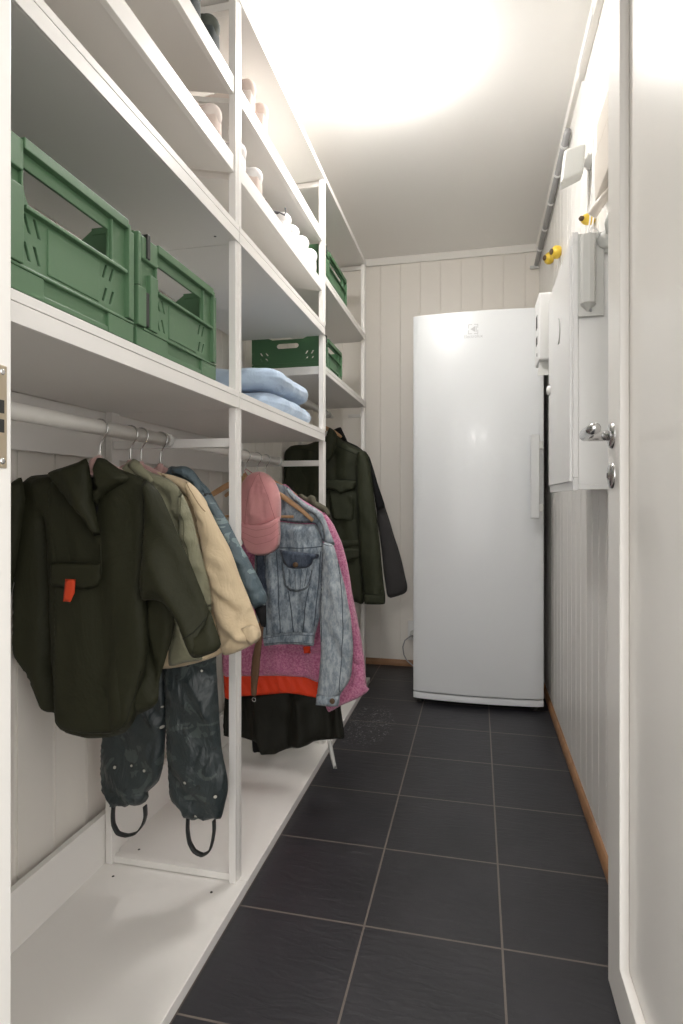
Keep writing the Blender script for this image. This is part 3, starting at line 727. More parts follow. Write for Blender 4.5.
cs_ = [(-0.703,1.032),(-0.671,1.025),(-0.632,1.010),(-0.609,0.993),(-0.584,0.966),(-0.577,0.949),(-0.590,0.951),(-0.609,0.954),(-0.627,0.971),(-0.648,0.994),(-0.677,1.013)]
cloth('shoulder_yoke', cs_, 1.195, .012, 'cream', cr, w=.014, seed=27, wob=.003)

# --- blue grey printed rain jacket
YR = 1.300
rj = thing('rain_jacket', 'blue grey printed child rain jacket with black cuff, beside the upright', 'jacket', (-.755, YR, .68))
b = [(-0.734,1.047),(-0.710,1.050),(-0.685,1.050),(-0.666,1.039),(-0.646,1.014),(-0.626,0.995),(-0.604,0.959),(-0.590,0.929),(-0.587,0.869),(-0.594,0.784),(-0.607,0.723),(-0.660,0.721),(-0.740,0.742),(-0.796,0.840),(-0.796,0.965)]
cloth('body', b, YR, .014, 'rainjacket', rj, w=.03, seed=32, wob=.004)
s = [(-0.655,1.013),(-0.628,0.997),(-0.607,0.968),(-0.589,0.946),(-0.569,0.916),(-0.554,0.889),(-0.538,0.861),(-0.522,0.838),(-0.506,0.809),(-0.492,0.785),(-0.482,0.765),(-0.474,0.749),(-0.476,0.730),(-0.490,0.722),(-0.505,0.716),(-0.513,0.728),(-0.520,0.741),(-0.532,0.760),(-0.544,0.781),(-0.563,0.822),(-0.583,0.863),(-0.602,0.905),(-0.622,0.947),(-0.641,0.978)]
sr = cloth('sleeve', s, 1.285, .022, 'rainjacket', rj, w=.03, seed=35, wob=.005, step=.007, folds=[(.4, 1, .05, .0025)],
      creases=[(-.52, .83, -.47, .80, .005, .008), (-.50, .755, -.455, .765, -.007, .005)])
cloth('cuff_lining', [(-0.505,0.718),(-0.490,0.722),(-0.477,0.726),(-0.475,0.700),(-0.477,0.674),(-0.487,0.676),(-0.497,0.699)], 1.285, .012, 'black', sr, w=.012, seed=3, wob=.001)
cloth('hood', [(-0.712,1.046),(-0.692,1.049),(-0.674,1.049),(-0.657,1.039),(-0.643,1.020),(-0.630,0.998),(-0.620,0.977),(-0.636,0.982),(-0.656,1.008),(-0.682,1.023),(-0.706,1.031)], 1.272, .014, 'rainjacket', rj, w=.014, seed=36, wob=.003, creases=[(-.66, 1.02, -.62, 1.0, -.006, .006)])

# --- rain trousers
YT = 1.262
rt = thing('rain_trousers', 'dark grey green rain trousers with small printed cherries and foot loops', 'trousers', (-.755, YT, .3))
def gather(zb, x0, x1):
    return lambda x, z: .0035*math.sin(2*PI*(x+.25*(z-zb))/.0145 + 3*noise.noise(Vector((x*30, z*10, 0))))*math.exp(-((z-zb-.008)/.020)**2)
ll = [(-0.887,0.468),(-0.889,0.388),(-0.893,0.329),(-0.893,0.296),(-0.887,0.260),(-0.876,0.244),(-0.867,0.234),(-0.864,0.221),(-0.844,0.231),(-0.827,0.228),(-0.809,0.239),(-0.788,0.238),(-0.771,0.249),(-0.763,0.262),(-0.765,0.273),(-0.749,0.288),(-0.736,0.303),(-0.727,0.332),(-0.723,0.356),(-0.720,0.398),(-0.718,0.429),(-0.716,0.482),(-0.717,0.533),(-0.717,0.585),(-0.715,0.669),(-0.850,0.662),(-0.880,0.575)]
gat = lambda cx, z0: None
cloth('leg', ll, YT, .024, 'rain', rt, w=.032, seed=42, ridge=gather(.243, 0, 0), wob=.007, step=.007, folds=[(.7, .5, .09, .003)],
      creases=[(-.76, .47, -.70, .40, .008, .012), (-.70, .42, -.67, .50, -.007, .012), (-.73, .36, -.72, .40, .007, .006), (-.70, .36, -.69, .40, -.006, .005), (-.75, .36, -.745, .39, -.006, .005), (-.68, .37, -.67, .40, .006, .006)])
rl = [(-0.715,0.669),(-0.716,0.596),(-0.716,0.487),(-0.713,0.430),(-0.711,0.378),(-0.709,0.337),(-0.707,0.306),(-0.703,0.280),(-0.696,0.264),(-0.684,0.255),(-0.673,0.246),(-0.669,0.224),(-0.656,0.230),(-0.642,0.223),(-0.628,0.230),(-0.614,0.226),(-0.595,0.233),(-0.576,0.235),(-0.571,0.247),(-0.564,0.275),(-0.558,0.301),(-0.559,0.332),(-0.566,0.361),(-0.573,0.396),(-0.578,0.452),(-0.581,0.502),(-0.584,0.548),(-0.587,0.599),(-0.588,0.675)]
cloth('leg', rl, YT-.006, .026, 'rain', rt, w=.032, seed=44, ridge=gather(.222, 0, 0), wob=.007, step=.007, folds=[(.6, .6, .10, .003)],
      creases=[(-.60, .50, -.57, .42, .008, .012), (-.57, .42, -.56, .36, -.008, .01), (-.63, .36, -.62, .40, -.006, .005), (-.60, .345, -.59, .38, .006, .005), (-.575, .345, -.57, .38, -.006, .005), (-.55, .35, -.545, .38, .005, .005), (-.64, .55, -.60, .48, .005, .01)])
def elastic(pts, y):
    P2 = resample(pts, .008, False); bm = bmesh.new(); ring = []
    for i, p in enumerate(P2):
        a = P2[max(i-1, 0)]; b = P2[min(i+1, len(P2)-1)]; d = (b-a).normalized(); n = Vector((-d[1], d[0]))*.0016
        ring.append([bm.verts.new((p[0]+n[0], y-.007, p[1]+n[1])), bm.verts.new((p[0]+n[0], y+.007, p[1]+n[1])), bm.verts.new((p[0]-n[0], y+.007, p[1]-n[1])), bm.verts.new((p[0]-n[0], y-.007, p[1]-n[1]))])
    for A, B in zip(ring, ring[1:]):
        for k in range(4): bm.faces.new((A[k], A[(k+1) % 4], B[(k+1) % 4], B[k]))
    bm.faces.new(ring[0]); bm.faces.new(list(reversed(ring[-1]))); bmesh.ops.recalc_face_normals(bm, faces=bm.faces)
    return obj('foot_loop', bm, 'elastic', rt, smooth=True)
elastic([(-0.858,0.232),(-0.860,0.204),(-0.858,0.183),(-0.846,0.164),(-0.822,0.161),(-0.796,0.171),(-0.779,0.193),(-0.772,0.215),(-0.774,0.245)], YT)
elastic([(-0.658,0.229),(-0.659,0.198),(-0.654,0.170),(-0.641,0.151),(-0.622,0.145),(-0.604,0.156),(-0.596,0.180),(-0.592,0.206),(-0.593,0.236)], YT-.006)

# ================================================================== CLOTHES, MIDDLE BAY
make_hanger('wooden coat hanger showing in the open neck of the denim jacket', (-.755, 1.838, RZ), wood=True, grp=HG, wdt=.235, trousers=True, droop=.14)
make_hanger('wooden coat hanger with steel hook in the pink fleece jacket', (-.755, 1.945, RZ), wood=True, grp=HG, wdt=.12, droop=.06)
make_hanger('wooden coat hanger hooked closest to the far upright, in the long dark coat', (-.755, 2.03, RZ), wood=True, grp=HG, wdt=.12, droop=.06)
# --- denim jacket
YD = 1.840
dj = thing('denim_jacket', 'washed blue denim jacket on a wooden hanger with button cuff', 'jacket', (-.755, YD, .45))
bd = [(-0.715,0.914),(-0.661,0.899),(-0.629,0.897),(-0.583,0.892),(-0.545,0.890),(-0.515,0.891),(-0.504,0.881),(-0.493,0.854),(-0.485,0.829),(-0.486,0.743),(-0.490,0.663),(-0.497,0.583),(-0.505,0.556),(-0.512,0.529),(-0.515,0.512),(-0.516,0.498),(-0.555,0.501),(-0.590,0.501),(-0.633,0.498),(-0.683,0.489),(-0.688,0.498),(-0.690,0.513),(-0.706,0.533),(-0.716,0.600),(-0.721,0.695),(-0.719,0.791)]
cloth('body', bd, YD-.004, .020, 'denim', dj, w=.03, seed=52, wob=.005, step=.008, folds=[(1, .1, .10, .0025)],
      creases=[(-.58, .80, -.56, .62, -.005, .008), (-.53, .80, -.53, .62, .006, .02), (-.66, .78, -.64, .60, .006, .015), (-.50, .86, -.49, .66, -.006, .01)])
inn = [(-0.760,1.031),(-0.694,1.037),(-0.632,1.018),(-0.613,1.004),(-0.585,0.982),(-0.550,0.955),(-0.518,0.940),(-0.501,0.921),(-0.491,0.887),(-0.490,0.827),(-0.512,0.867),(-0.523,0.891),(-0.585,0.893),(-0.657,0.900),(-0.730,0.892)]
cloth('yoke', inn, 1.872, .006, 'denim', dj, w=.014, seed=53, wob=.003)
shd = [(-0.618,1.016),(-0.603,1.009),(-0.576,0.983),(-0.541,0.956),(-0.510,0.940),(-0.489,0.925),(-0.475,0.899),(-0.464,0.869),(-0.446,0.824),(-0.479,0.830),(-0.483,0.862),(-0.491,0.889),(-0.509,0.915),(-0.541,0.936),(-0.573,0.958),(-0.599,0.982)]
cloth('shoulder', shd, 1.838, .016, 'denim_pale', dj, w=.014, seed=54, wob=.003, creases=[(-.53, .99, -.49, .96, .004, .005)])
sd = [(-0.475,0.832),(-0.441,0.826),(-0.428,0.786),(-0.413,0.734),(-0.401,0.689),(-0.393,0.644),(-0.385,0.605),(-0.380,0.553),(-0.377,0.515),(-0.379,0.463),(-0.383,0.423),(-0.393,0.397),(-0.407,0.376),(-0.419,0.356),(-0.423,0.326),(-0.454,0.323),(-0.493,0.327),(-0.494,0.357),(-0.490,0.390),(-0.485,0.443),(-0.482,0.496),(-0.485,0.587),(-0.482,0.664),(-0.479,0.745)]
sd_ = cloth('sleeve', sd, 1.795, .030, 'denim_pale', dj, w=.042, seed=55, wob=.006, step=.008,
      creases=[(-.44, .70, -.41, .60, .006, .015), (-.46, .58, -.42, .48, -.006, .012), (-.42, .56, -.40, .50, .005, .01), (-.47, .80, -.45, .66, -.004, .014)])
cuffd = [(-0.487,0.365),(-0.449,0.363),(-0.414,0.364),(-0.418,0.332),(-0.449,0.329),(-0.489,0.331)]
cu = cloth('cuff', cuffd, 1.762, .008, 'denim', sd_, w=.008, seed=56, wob=.001, smooth=False)
bm = bmesh.new(); cb = [(-0.434,0.350),(-0.433,0.349)][0]; lathe(bm, (cb[0], 1.7535, cb[1]), (0, -1, 0), [(0, .004), (.006, .0035), (.0085, .002), (.0085, -.002)], 20); obj('button', bm, 'brownbit', cu, smooth=True)
hb = [(-0.682,0.526),(-0.640,0.536),(-0.570,0.544),(-0.508,0.544),(-0.509,0.502),(-0.549,0.504),(-0.584,0.504),(-0.626,0.501),(-0.675,0.493)]
cloth('hem_band', hb, 1.806, .008, 'denim', dj, w=.008, seed=57, wob=.001, smooth=False)
pk = [(-0.612,0.774),(-0.563,0.770),(-0.509,0.777),(-0.511,0.744),(-0.520,0.705),(-0.534,0.683),(-0.563,0.675),(-0.591,0.679),(-0.605,0.691),(-0.610,0.722)]
cloth('chest_pocket', pk, 1.806, .006, 'denim', dj, w=.006, seed=58, wob=.001, folds=[(1, 0, .018, .0012)])
fl = [(-0.617,0.807),(-0.556,0.803),(-0.489,0.796),(-0.493,0.784),(-0.507,0.781),(-0.512,0.765),(-0.528,0.753),(-0.566,0.748),(-0.592,0.752),(-0.607,0.768),(-0.613,0.788)]
fp_ = cloth('pocket_flap', fl, 1.799, .006, 'denim_dark', dj, w=.007, seed=59, wob=.001); fp_['label'] = 'darker blue pocket flap'
bm = bmesh.new(); cb = [(-0.564,0.762),(-0.563,0.762)][0]; lathe(bm, (cb[0], 1.7905, cb[1]), (0, -1, 0), [(0, .004), (.006, .0035), (.0085, .002), (.0085, -.002)], 20); obj('button', bm, 'brownbit', fp_, smooth=True)
plk = [(-0.707,0.801),(-0.673,0.788),(-0.671,0.741),(-0.664,0.659),(-0.671,0.634),(-0.700,0.647)]
cloth('button_band', plk, 1.812, .006, 'denim_dark', dj, w=.008, seed=60, wob=.001)

ddb = bpy.data.objects
def dj_part(n, k=0): return [c for c in dj.children if c.name.split('.')[0] == n][k]
for q in ("225,452 330,452 426,446", "246,530 252,700 262,866", "372,530 352,700 330,862", "310,640 300,760 292,860", "150,470 150,700 152,900", "418,470 404,640 398,870"):
    pass
dbody = dj_part('body')
for q in ([(-0.634,0.813),(-0.554,0.814),(-0.487,0.819)], [(-0.635,0.800),(-0.629,0.686),(-0.622,0.534)], [(-0.522,0.702),(-0.538,0.622),(-0.549,0.537)], [(-0.597,0.673),(-0.587,0.607),(-0.580,0.536)], [(-0.671,0.799),(-0.674,0.684),(-0.669,0.522)], [(-0.491,0.803),(-0.498,0.690),(-0.511,0.563)]):
    seam(dbody, q, .0016, 'seam_dark')
for q in ([(-0.471,0.830),(-0.451,0.825),(-0.438,0.825)], [(-0.431,0.806),(-0.411,0.696),(-0.403,0.593),(-0.407,0.489),(-0.418,0.372)], [(-0.474,0.805),(-0.477,0.655),(-0.474,0.525)]):
    seam(sd_, q, .0014, 'seam_dark')
hbo = dj_part('hem_band')
seam(hbo, [(-0.678,0.519),(-0.624,0.530),(-0.568,0.537),(-0.509,0.537)], .001, 'seam_dark'); seam(hbo, [(-0.673,0.501),(-0.624,0.509),(-0.568,0.513),(-0.511,0.511)], .001, 'seam_dark')
pko = dj_part('chest_pocket')
seam(pko, [(-0.606,0.742),(-0.599,0.696),(-0.585,0.683),(-0.561,0.680),(-0.535,0.688),(-0.523,0.708),(-0.513,0.745)], .001, 'seam_dark')
for xx in (262, 282, 302, 322, 342, 358):
    pass
for q in ([(-0.589,0.748),(-0.585,0.716),(-0.582,0.690)], [(-0.568,0.746),(-0.568,0.717),(-0.567,0.684)], [(-0.546,0.748),(-0.549,0.718),(-0.552,0.686)], [(-0.527,0.751),(-0.532,0.718),(-0.537,0.694)]):
    seam(pko, q, .0010, 'seam_dark')

# --- pink cap hanging in front of the denim jacket
cp = thing('cap', 'pink cotton baseball cap hanging in front of the denim jacket', 'cap', (-.70, 1.745, .80))
def dome(cx, cz, rx, rz, hh):
    def f(x, z):
        q = 1-((x-cx)/rx)**2-((z-cz)/rz)**2
        return hh*math.sqrt(q) if q > 0 else 0
    return f
cc = [(-0.735,0.988),(-0.728,1.024),(-0.708,1.047),(-0.690,1.056),(-0.671,1.059),(-0.652,1.055),(-0.633,1.043),(-0.618,1.026),(-0.607,1.004),(-0.600,0.978),(-0.598,0.949),(-0.599,0.914),(-0.608,0.898),(-0.639,0.884),(-0.673,0.877),(-0.707,0.878),(-0.728,0.887),(-0.735,0.916)]
xs = [p[0] for p in cc]; zs = [p[1] for p in cc]
ccx, ccz = (min(xs)+max(xs))/2, (min(zs)+max(zs))/2 - .02
cloth('crown', cc, 1.75, .012, 'cap', cp, w=.02, seed=61, wob=.002, step=.006, bulge=dome(ccx, ccz, (max(xs)-min(xs))/2+.005, (max(zs)-min(zs))/2+.03, .045),
      creases=[(ccx+.01, max(zs)-.005, ccx-.025, min(zs)+.01, -.003, .0022), (ccx+.01, max(zs)-.005, ccx+.035, min(zs)+.01, -.003, .0022), (ccx-.01, ccz+.05, ccx-.01, ccz-.02, .006, .010), (ccx+.03, ccz+.03, ccx+.02, ccz-.02, -.004, .010)], back=.3)
br = [(-0.724,0.906),(-0.699,0.898),(-0.665,0.896),(-0.631,0.901),(-0.601,0.914),(-0.592,0.918),(-0.589,0.880),(-0.589,0.852),(-0.592,0.830),(-0.602,0.816),(-0.618,0.805),(-0.637,0.798),(-0.657,0.796),(-0.674,0.798),(-0.691,0.805),(-0.704,0.821),(-0.714,0.843),(-0.721,0.872)]
cloth('brim', br, 1.718, .007, 'cap', cp, w=.010, seed=62, wob=.0006, step=.006, bulge=dome(ccx, ccz-.09, .09, .10, .018), back=-.6,
      creases=[(br[0][0]+.02, br[0][1]-.05, br[7][0]-.02, br[7][1]+.0, .001, .002)])
crn = [c for c in cp.children if c.name.startswith('crown')][0]
seam(crn, [(-0.663,1.054),(-0.676,1.013),(-0.687,0.968),(-0.696,0.917),(-0.700,0.894)], .0008, 'seam_pink')
seam(crn, [(-0.663,1.054),(-0.642,1.020),(-0.623,0.975),(-0.611,0.930),(-0.608,0.906)], .0008, 'seam_pink')
brm = [c for c in cp.children if c.name.startswith('brim')][0]
for q in ([(-0.708,0.889),(-0.661,0.876),(-0.614,0.885),(-0.592,0.903)], [(-0.706,0.870),(-0.661,0.854),(-0.614,0.865),(-0.590,0.886)], [(-0.702,0.851),(-0.661,0.833),(-0.614,0.844),(-0.590,0.865)]):
    seam(brm, q, .0006, 'seam_pink')
e = [(-0.693,0.970),(-0.693,0.969)][0]
bm = bmesh.new(); bmesh.ops.create_uvsphere(bm, u_segments=16, v_segments=8, radius=.0045)
for v in bm.verts: v.co = Vector((v.co.x+e[0], v.co.y*.5+1.694, v.co.z+e[1]))
obj('eyelet', bm, 'cap', cp, smooth=True)
# strap of the cap over the rail hook
tubeo('hanging_strap', 'cap', cp, [(-.665, 1.755, 1.03), (-.69, 1.775, 1.046), (-.72, 1.80, 1.06), (-.745, 1.825, 1.072), (-.753, 1.829, 1.066), (-.74, 1.82, 1.05), (-.70, 1.79, 1.03), (-.67, 1.76, 1.015)], .0016, 8)

# --- pink teddy fleece
YF = 1.945
fj = thing('fleece_jacket', 'pink teddy fleece jacket hanging just behind the denim jacket', 'jacket', (-.755, YF, .4))
fb = [(-0.665,1.021),(-0.640,1.017),(-0.609,0.985),(-0.579,0.965),(-0.535,0.939),(-0.514,0.925),(-0.493,0.898),(-0.478,0.881),(-0.470,0.773),(-0.463,0.564),(-0.485,0.395),(-0.528,0.344),(-0.579,0.357),(-0.684,0.355),(-0.837,0.344),(-0.884,0.354),(-0.884,0.618),(-0.837,0.765),(-0.744,0.911)]
cloth('body', fb, YF, .014, 'teddy', fj, w=.026, seed=71, wob=.005, folds=[(1, .1, .13, .004)], creases=[(-.95, .46, -.50, .44, -.006, .004)])
fs = [(-0.506,0.926),(-0.490,0.913),(-0.470,0.886),(-0.452,0.848),(-0.441,0.823),(-0.424,0.763),(-0.414,0.709),(-0.405,0.652),(-0.392,0.593),(-0.380,0.533),(-0.369,0.465),(-0.362,0.411),(-0.357,0.350),(-0.348,0.343),(-0.358,0.329),(-0.386,0.309),(-0.442,0.281),(-0.487,0.254),(-0.499,0.277),(-0.513,0.305),(-0.499,0.430),(-0.491,0.568),(-0.499,0.706),(-0.501,0.830)]
cloth('sleeve', fs, 1.918, .022, 'teddy', fj, w=.04, seed=73, wob=.007, step=.008, creases=[(-.40, .62, -.37, .50, .006, .015), (-.43, .44, -.38, .42, -.006, .01)])
pt = [(-0.579,0.468),(-0.553,0.471),(-0.552,0.447),(-0.576,0.445)]
cloth('patch', pt, 1.924, .002, 'orangecloth', fj, w=.003, seed=2, wob=.0002, smooth=False, step=.006)

# --- orange padded garment, only its hem in view
YO = 1.970
oj = thing('orange_jacket', 'bright orange jacket, only its hem showing below the pink fleece', 'jacket', (-.755, YO, .4))
ob = [(-0.879,0.459),(-0.692,0.469),(-0.557,0.455),(-0.542,0.377),(-0.539,0.338),(-0.534,0.282),(-0.594,0.286),(-0.645,0.289),(-0.692,0.284),(-0.746,0.275),(-0.824,0.265),(-0.887,0.257)]
cloth('body', ob, YO, .014, 'orangecloth', oj, w=.02, seed=75, wob=.005, folds=[(1, .5, .04, .002)], creases=[(-.95, .37, -.52, .37, -.004, .003)])

# --- long blackish olive coat
YL = 2.005
lc = thing('long_coat', 'long blackish olive coat at the back of the middle rail, above the base board', 'coat', (-.755, YL, .1))
lb = [(-0.903,0.268),(-0.839,0.258),(-0.705,0.283),(-0.545,0.273),(-0.474,0.264),(-0.467,0.229),(-0.455,0.133),(-0.478,0.126),(-0.537,0.116),(-0.567,0.108),(-0.590,0.093),(-0.620,0.083),(-0.651,0.077),(-0.682,0.067),(-0.713,0.049),(-0.736,0.037),(-0.763,0.037),(-0.783,0.084),(-0.815,0.092),(-0.839,0.097),(-0.911,0.102)]
def tofl(z): return max(z, .045)
cloth('skirt', lb, YL+.012, .022, 'olive', lc, w=.03, seed=77, wob=.008, folds=[(1, .05, .16, .010)], creases=[(-.80, .3, -.78, .05, -.012, .015), (-.62, .3, -.60, .1, .01, .02)])
cloth('lining', [(-0.806,0.147),(-0.769,0.150),(-0.714,0.140),(-0.636,0.132),(-0.636,0.088),(-0.690,0.059),(-0.721,0.042),(-0.753,0.030),(-0.785,0.027),(-0.802,0.028)], YL+.022, .006, 'black', lc, w=.01, seed=78, wob=.003)
lu = [(-0.667,1.020),(-0.636,0.990),(-0.619,0.989),(-0.597,0.979),(-0.580,0.986),(-0.563,0.976),(-0.555,0.959),(-0.535,0.949),(-0.517,0.933),(-0.506,0.903),(-0.504,0.881),(-0.498,0.764),(-0.498,0.472),(-0.574,0.262),(-0.841,0.242),(-0.873,0.604),(-0.777,0.908)]
cloth('body', lu, 2.045, .012, 'olive', lc, w=.025, seed=79, wob=.005)
cl = [(-0.620,0.989),(-0.603,0.990),(-0.587,0.978),(-0.572,0.987),(-0.557,0.980),(-0.551,0.964),(-0.536,0.957),(-0.516,0.945),(-0.504,0.927),(-0.497,0.904),(-0.504,0.902),(-0.524,0.919),(-0.549,0.934),(-0.572,0.947),(-0.592,0.958),(-0.609,0.973)]
cloth('rumpled_collar', cl, 1.995, .016, 'collar', lc, w=.014, seed=80, wob=.008, creases=[(-.50, 1.0, -.48, .98, -.01, .006)])

# strips hanging down
st = thing('leather_strap', 'narrow brown leather strap with ring hanging before the orange hem', 'strap', (-.60, 1.74, .5))
sp_ = [(-0.667,0.589),(-0.652,0.576),(-0.660,0.505),(-0.667,0.428),(-0.674,0.382),(-0.677,0.352),(-0.693,0.354),(-0.695,0.406),(-0.691,0.471),(-0.681,0.517)]
cloth('strap', sp_, 1.74, .004, 'strap', st, w=.006, seed=81, wob=.002, creases=[(-.615, .75, -.64, .45, -.003, .003)], step=.006)
rc = [(-0.684,0.341),(-0.683,0.341)][0]
tubeo('ring', 'chrome', st, [(rc[0]+.006*math.cos(a*PI/8), 1.738, rc[1]+.006*math.sin(a*PI/8)) for a in range(17)], .0012, 6)
tp = [(-0.505,0.141),(-0.489,0.146),(-0.479,0.093),(-0.469,0.046),(-0.482,0.039),(-0.492,0.077),(-0.499,0.112)]
o = cloth('tape_end', tp, 1.962, .0022, 'tape', None, w=.003, seed=83, wob=.001, smooth=False, step=.006)
o.name = 'fabric_tape'; tag(o, 'short whitish tape dangling from the long dark coat over the base board edge', 'tape')

# ================================================================== CLOTHES, FAR BAY
make_hanger('wooden coat hanger with steel hook in the green field jacket, far bay', (-.755, 2.88, 1.410), wood=True, grp=HG, wdt=.09, droop=.05)
YJ = 2.86
gj = thing('field_jacket', 'dark green field jacket with flap pockets hanging in the far bay', 'jacket', (-.72, YJ, .5))
jb = [(-0.726,1.241),(-0.739,1.280),(-0.793,1.265),(-0.836,1.250),(-0.890,1.248),(-0.925,1.243),(-0.955,1.218),(-0.971,1.188),(-0.980,1.130),(-0.988,0.983),(-0.991,0.668),(-0.988,0.459),(-0.793,0.454),(-0.602,0.461),(-0.544,0.467),(-0.530,0.780),(-0.509,1.084),(-0.525,1.186),(-0.550,1.213),(-0.602,1.238),(-0.655,1.268),(-0.686,1.287)]
cloth('body', jb, YJ, .024, 'fieldj', gj, w=.04, seed=91, wob=.007, step=.012, folds=[(1, .1, .18, .004)],
      creases=[(-.69, 1.2, -.69, .60, -.012, .010), (-.60, 1.0, -.52, .86, .008, .012), (-.60, .92, -.56, .78, -.006, .012)])
js = [(-0.573,1.179),(-0.563,1.202),(-0.543,1.210),(-0.522,1.198),(-0.510,1.158),(-0.498,1.093),(-0.490,1.023),(-0.480,0.953),(-0.469,0.863),(-0.457,0.763),(-0.447,0.654),(-0.437,0.554),(-0.431,0.517),(-0.433,0.469),(-0.484,0.463),(-0.530,0.465),(-0.533,0.501),(-0.545,0.601),(-0.555,0.701),(-0.563,0.822),(-0.569,0.953),(-0.573,1.084)]
jsl = cloth('sleeve', js, 2.800, .036, 'fieldj', gj, w=.055, seed=93, wob=.006, step=.011, creases=[(-.55, 1.3, -.53, 1.2, -.006, .02)])
jbo = [c for c in gj.children if c.name.split('.')[0] == 'body'][0]
for q in ([(-0.734,1.067),(-0.650,1.070),(-0.577,1.066)], [(-0.732,1.152),(-0.730,0.983),(-0.726,0.779),(-0.721,0.472)], [(-0.938,1.222),(-0.873,1.225),(-0.787,1.211)], [(-0.681,1.238),(-0.629,1.214),(-0.573,1.189)]):
    seam(jbo, q, .002, 'seam_green')
for q in ([(-0.567,1.173),(-0.568,1.063),(-0.563,0.883),(-0.553,0.683),(-0.533,0.524)], [(-0.527,0.518),(-0.470,0.518),(-0.430,0.526)]):
    seam(jsl, q, .002, 'seam_green')
jc = [(-0.528,0.518),(-0.499,0.515),(-0.449,0.521),(-0.447,0.550),(-0.475,0.555),(-0.449,0.558),(-0.427,0.523),(-0.428,0.476),(-0.479,0.470),(-0.525,0.472)]
cloth('cuff', jc, 2.762, .010, 'fieldj', jsl, w=.010, seed=94, wob=.002, smooth=False)
jcol = [(-0.727,1.288),(-0.720,1.310),(-0.710,1.326),(-0.685,1.309),(-0.672,1.286),(-0.677,1.236),(-0.689,1.196),(-0.710,1.161),(-0.729,1.154),(-0.744,1.186),(-0.748,1.237)]
cloth('collar', jcol, 2.815, .022, 'fieldj', gj, w=.03, seed=95, wob=.004, creases=[(-.66, 1.37, -.68, 1.28, -.012, .008)])
for nm, s_ in () and (('pocket_flap', "254,352 275,345 392,350 388,362 356,368 322,384 290,366 256,362"), ('chest_pocket', "262,368 320,388 384,368 382,440 378,522 330,514 288,510 272,440"),
              ('waist_band', "300,612 416,608 418,640 300,650"), ('pocket_flap', "330,700 412,708 412,720 380,724 340,736 318,722"), ('button_flap', "250,225 275,240 270,300 252,300")):
    pass
cloth('chest_pocket', [(-0.716,1.024),(-0.656,1.011),(-0.586,1.021),(-0.590,0.943),(-0.596,0.862),(-0.645,0.868),(-0.691,0.874),(-0.708,0.942)], 2.828, .012, 'fieldj', gj, w=.012, seed=96, wob=.004, creases=[(-.60, .98, -.56, .90, .008, .012)])
cloth('pocket_flap', [(-0.729,1.064),(-0.677,1.068),(-0.578,1.061),(-0.582,1.031),(-0.590,1.021),(-0.623,1.013),(-0.654,0.997),(-0.687,1.017),(-0.727,1.024)], 2.812, .010, 'fieldj', gj, w=.008, seed=97, wob=.002)
cloth('waist_band', [(-0.677,0.769),(-0.557,0.776),(-0.553,0.742),(-0.677,0.730)], 2.830, .010, 'fieldj', gj, w=.010, seed=98, wob=.002, smooth=False)
cloth('pocket_flap', [(-0.677,0.724),(-0.559,0.730),(-0.557,0.682),(-0.598,0.675),(-0.635,0.656),(-0.672,0.676)], 2.826, .010, 'fieldj', gj, w=.008, seed=99, wob=.002)
# charcoal fleece jacket behind
YK = 2.955
kf = thing('charcoal_jacket', 'charcoal fleece jacket with black shoulders behind the green field jacket', 'jacket', (-.72, YK, .5))
kb = [(-0.720,1.334),(-0.689,1.344),(-0.672,1.313),(-0.655,1.273),(-0.601,1.246),(-0.558,1.212),(-0.537,1.177),(-0.526,1.088),(-0.505,0.858),(-0.494,0.566),(-0.709,0.496),(-0.931,0.488),(-0.976,0.984),(-0.908,1.221),(-0.775,1.293)]
cloth('body', kb, YK, .014, 'black', kf, w=.03, seed=101, wob=.004, step=.013)
kh = [(-0.716,1.327),(-0.681,1.341),(-0.671,1.324),(-0.645,1.269),(-0.656,1.267),(-0.681,1.287),(-0.701,1.300)]
cloth('collar', kh, 2.925, .014, 'black', kf, w=.014, seed=102, wob=.003)
ksl = [(-0.553,1.212),(-0.530,1.185),(-0.511,1.128),(-0.490,1.056),(-0.469,0.994),(-0.449,0.930),(-0.426,0.860),(-0.405,0.788),(-0.384,0.727),(-0.364,0.655),(-0.351,0.594),(-0.339,0.543),(-0.341,0.515),(-0.356,0.500),(-0.386,0.488),(-0.423,0.477),(-0.436,0.483),(-0.443,0.503),(-0.459,0.612),(-0.471,0.735),(-0.490,0.859),(-0.501,0.983),(-0.522,1.108)]
ks_ = cloth('sleeve', ksl, 2.925, .030, 'fleece', kf, w=.05, seed=103, wob=.006, step=.011)
kp = [(-0.546,1.210),(-0.523,1.182),(-0.504,1.127),(-0.483,1.055),(-0.462,0.993),(-0.444,0.934),(-0.467,0.924),(-0.487,0.916),(-0.498,0.983),(-0.518,1.096)]
cloth('shoulder_panel', kp, 2.884, .012, 'black', ks_, w=.012, seed=104, wob=.002)

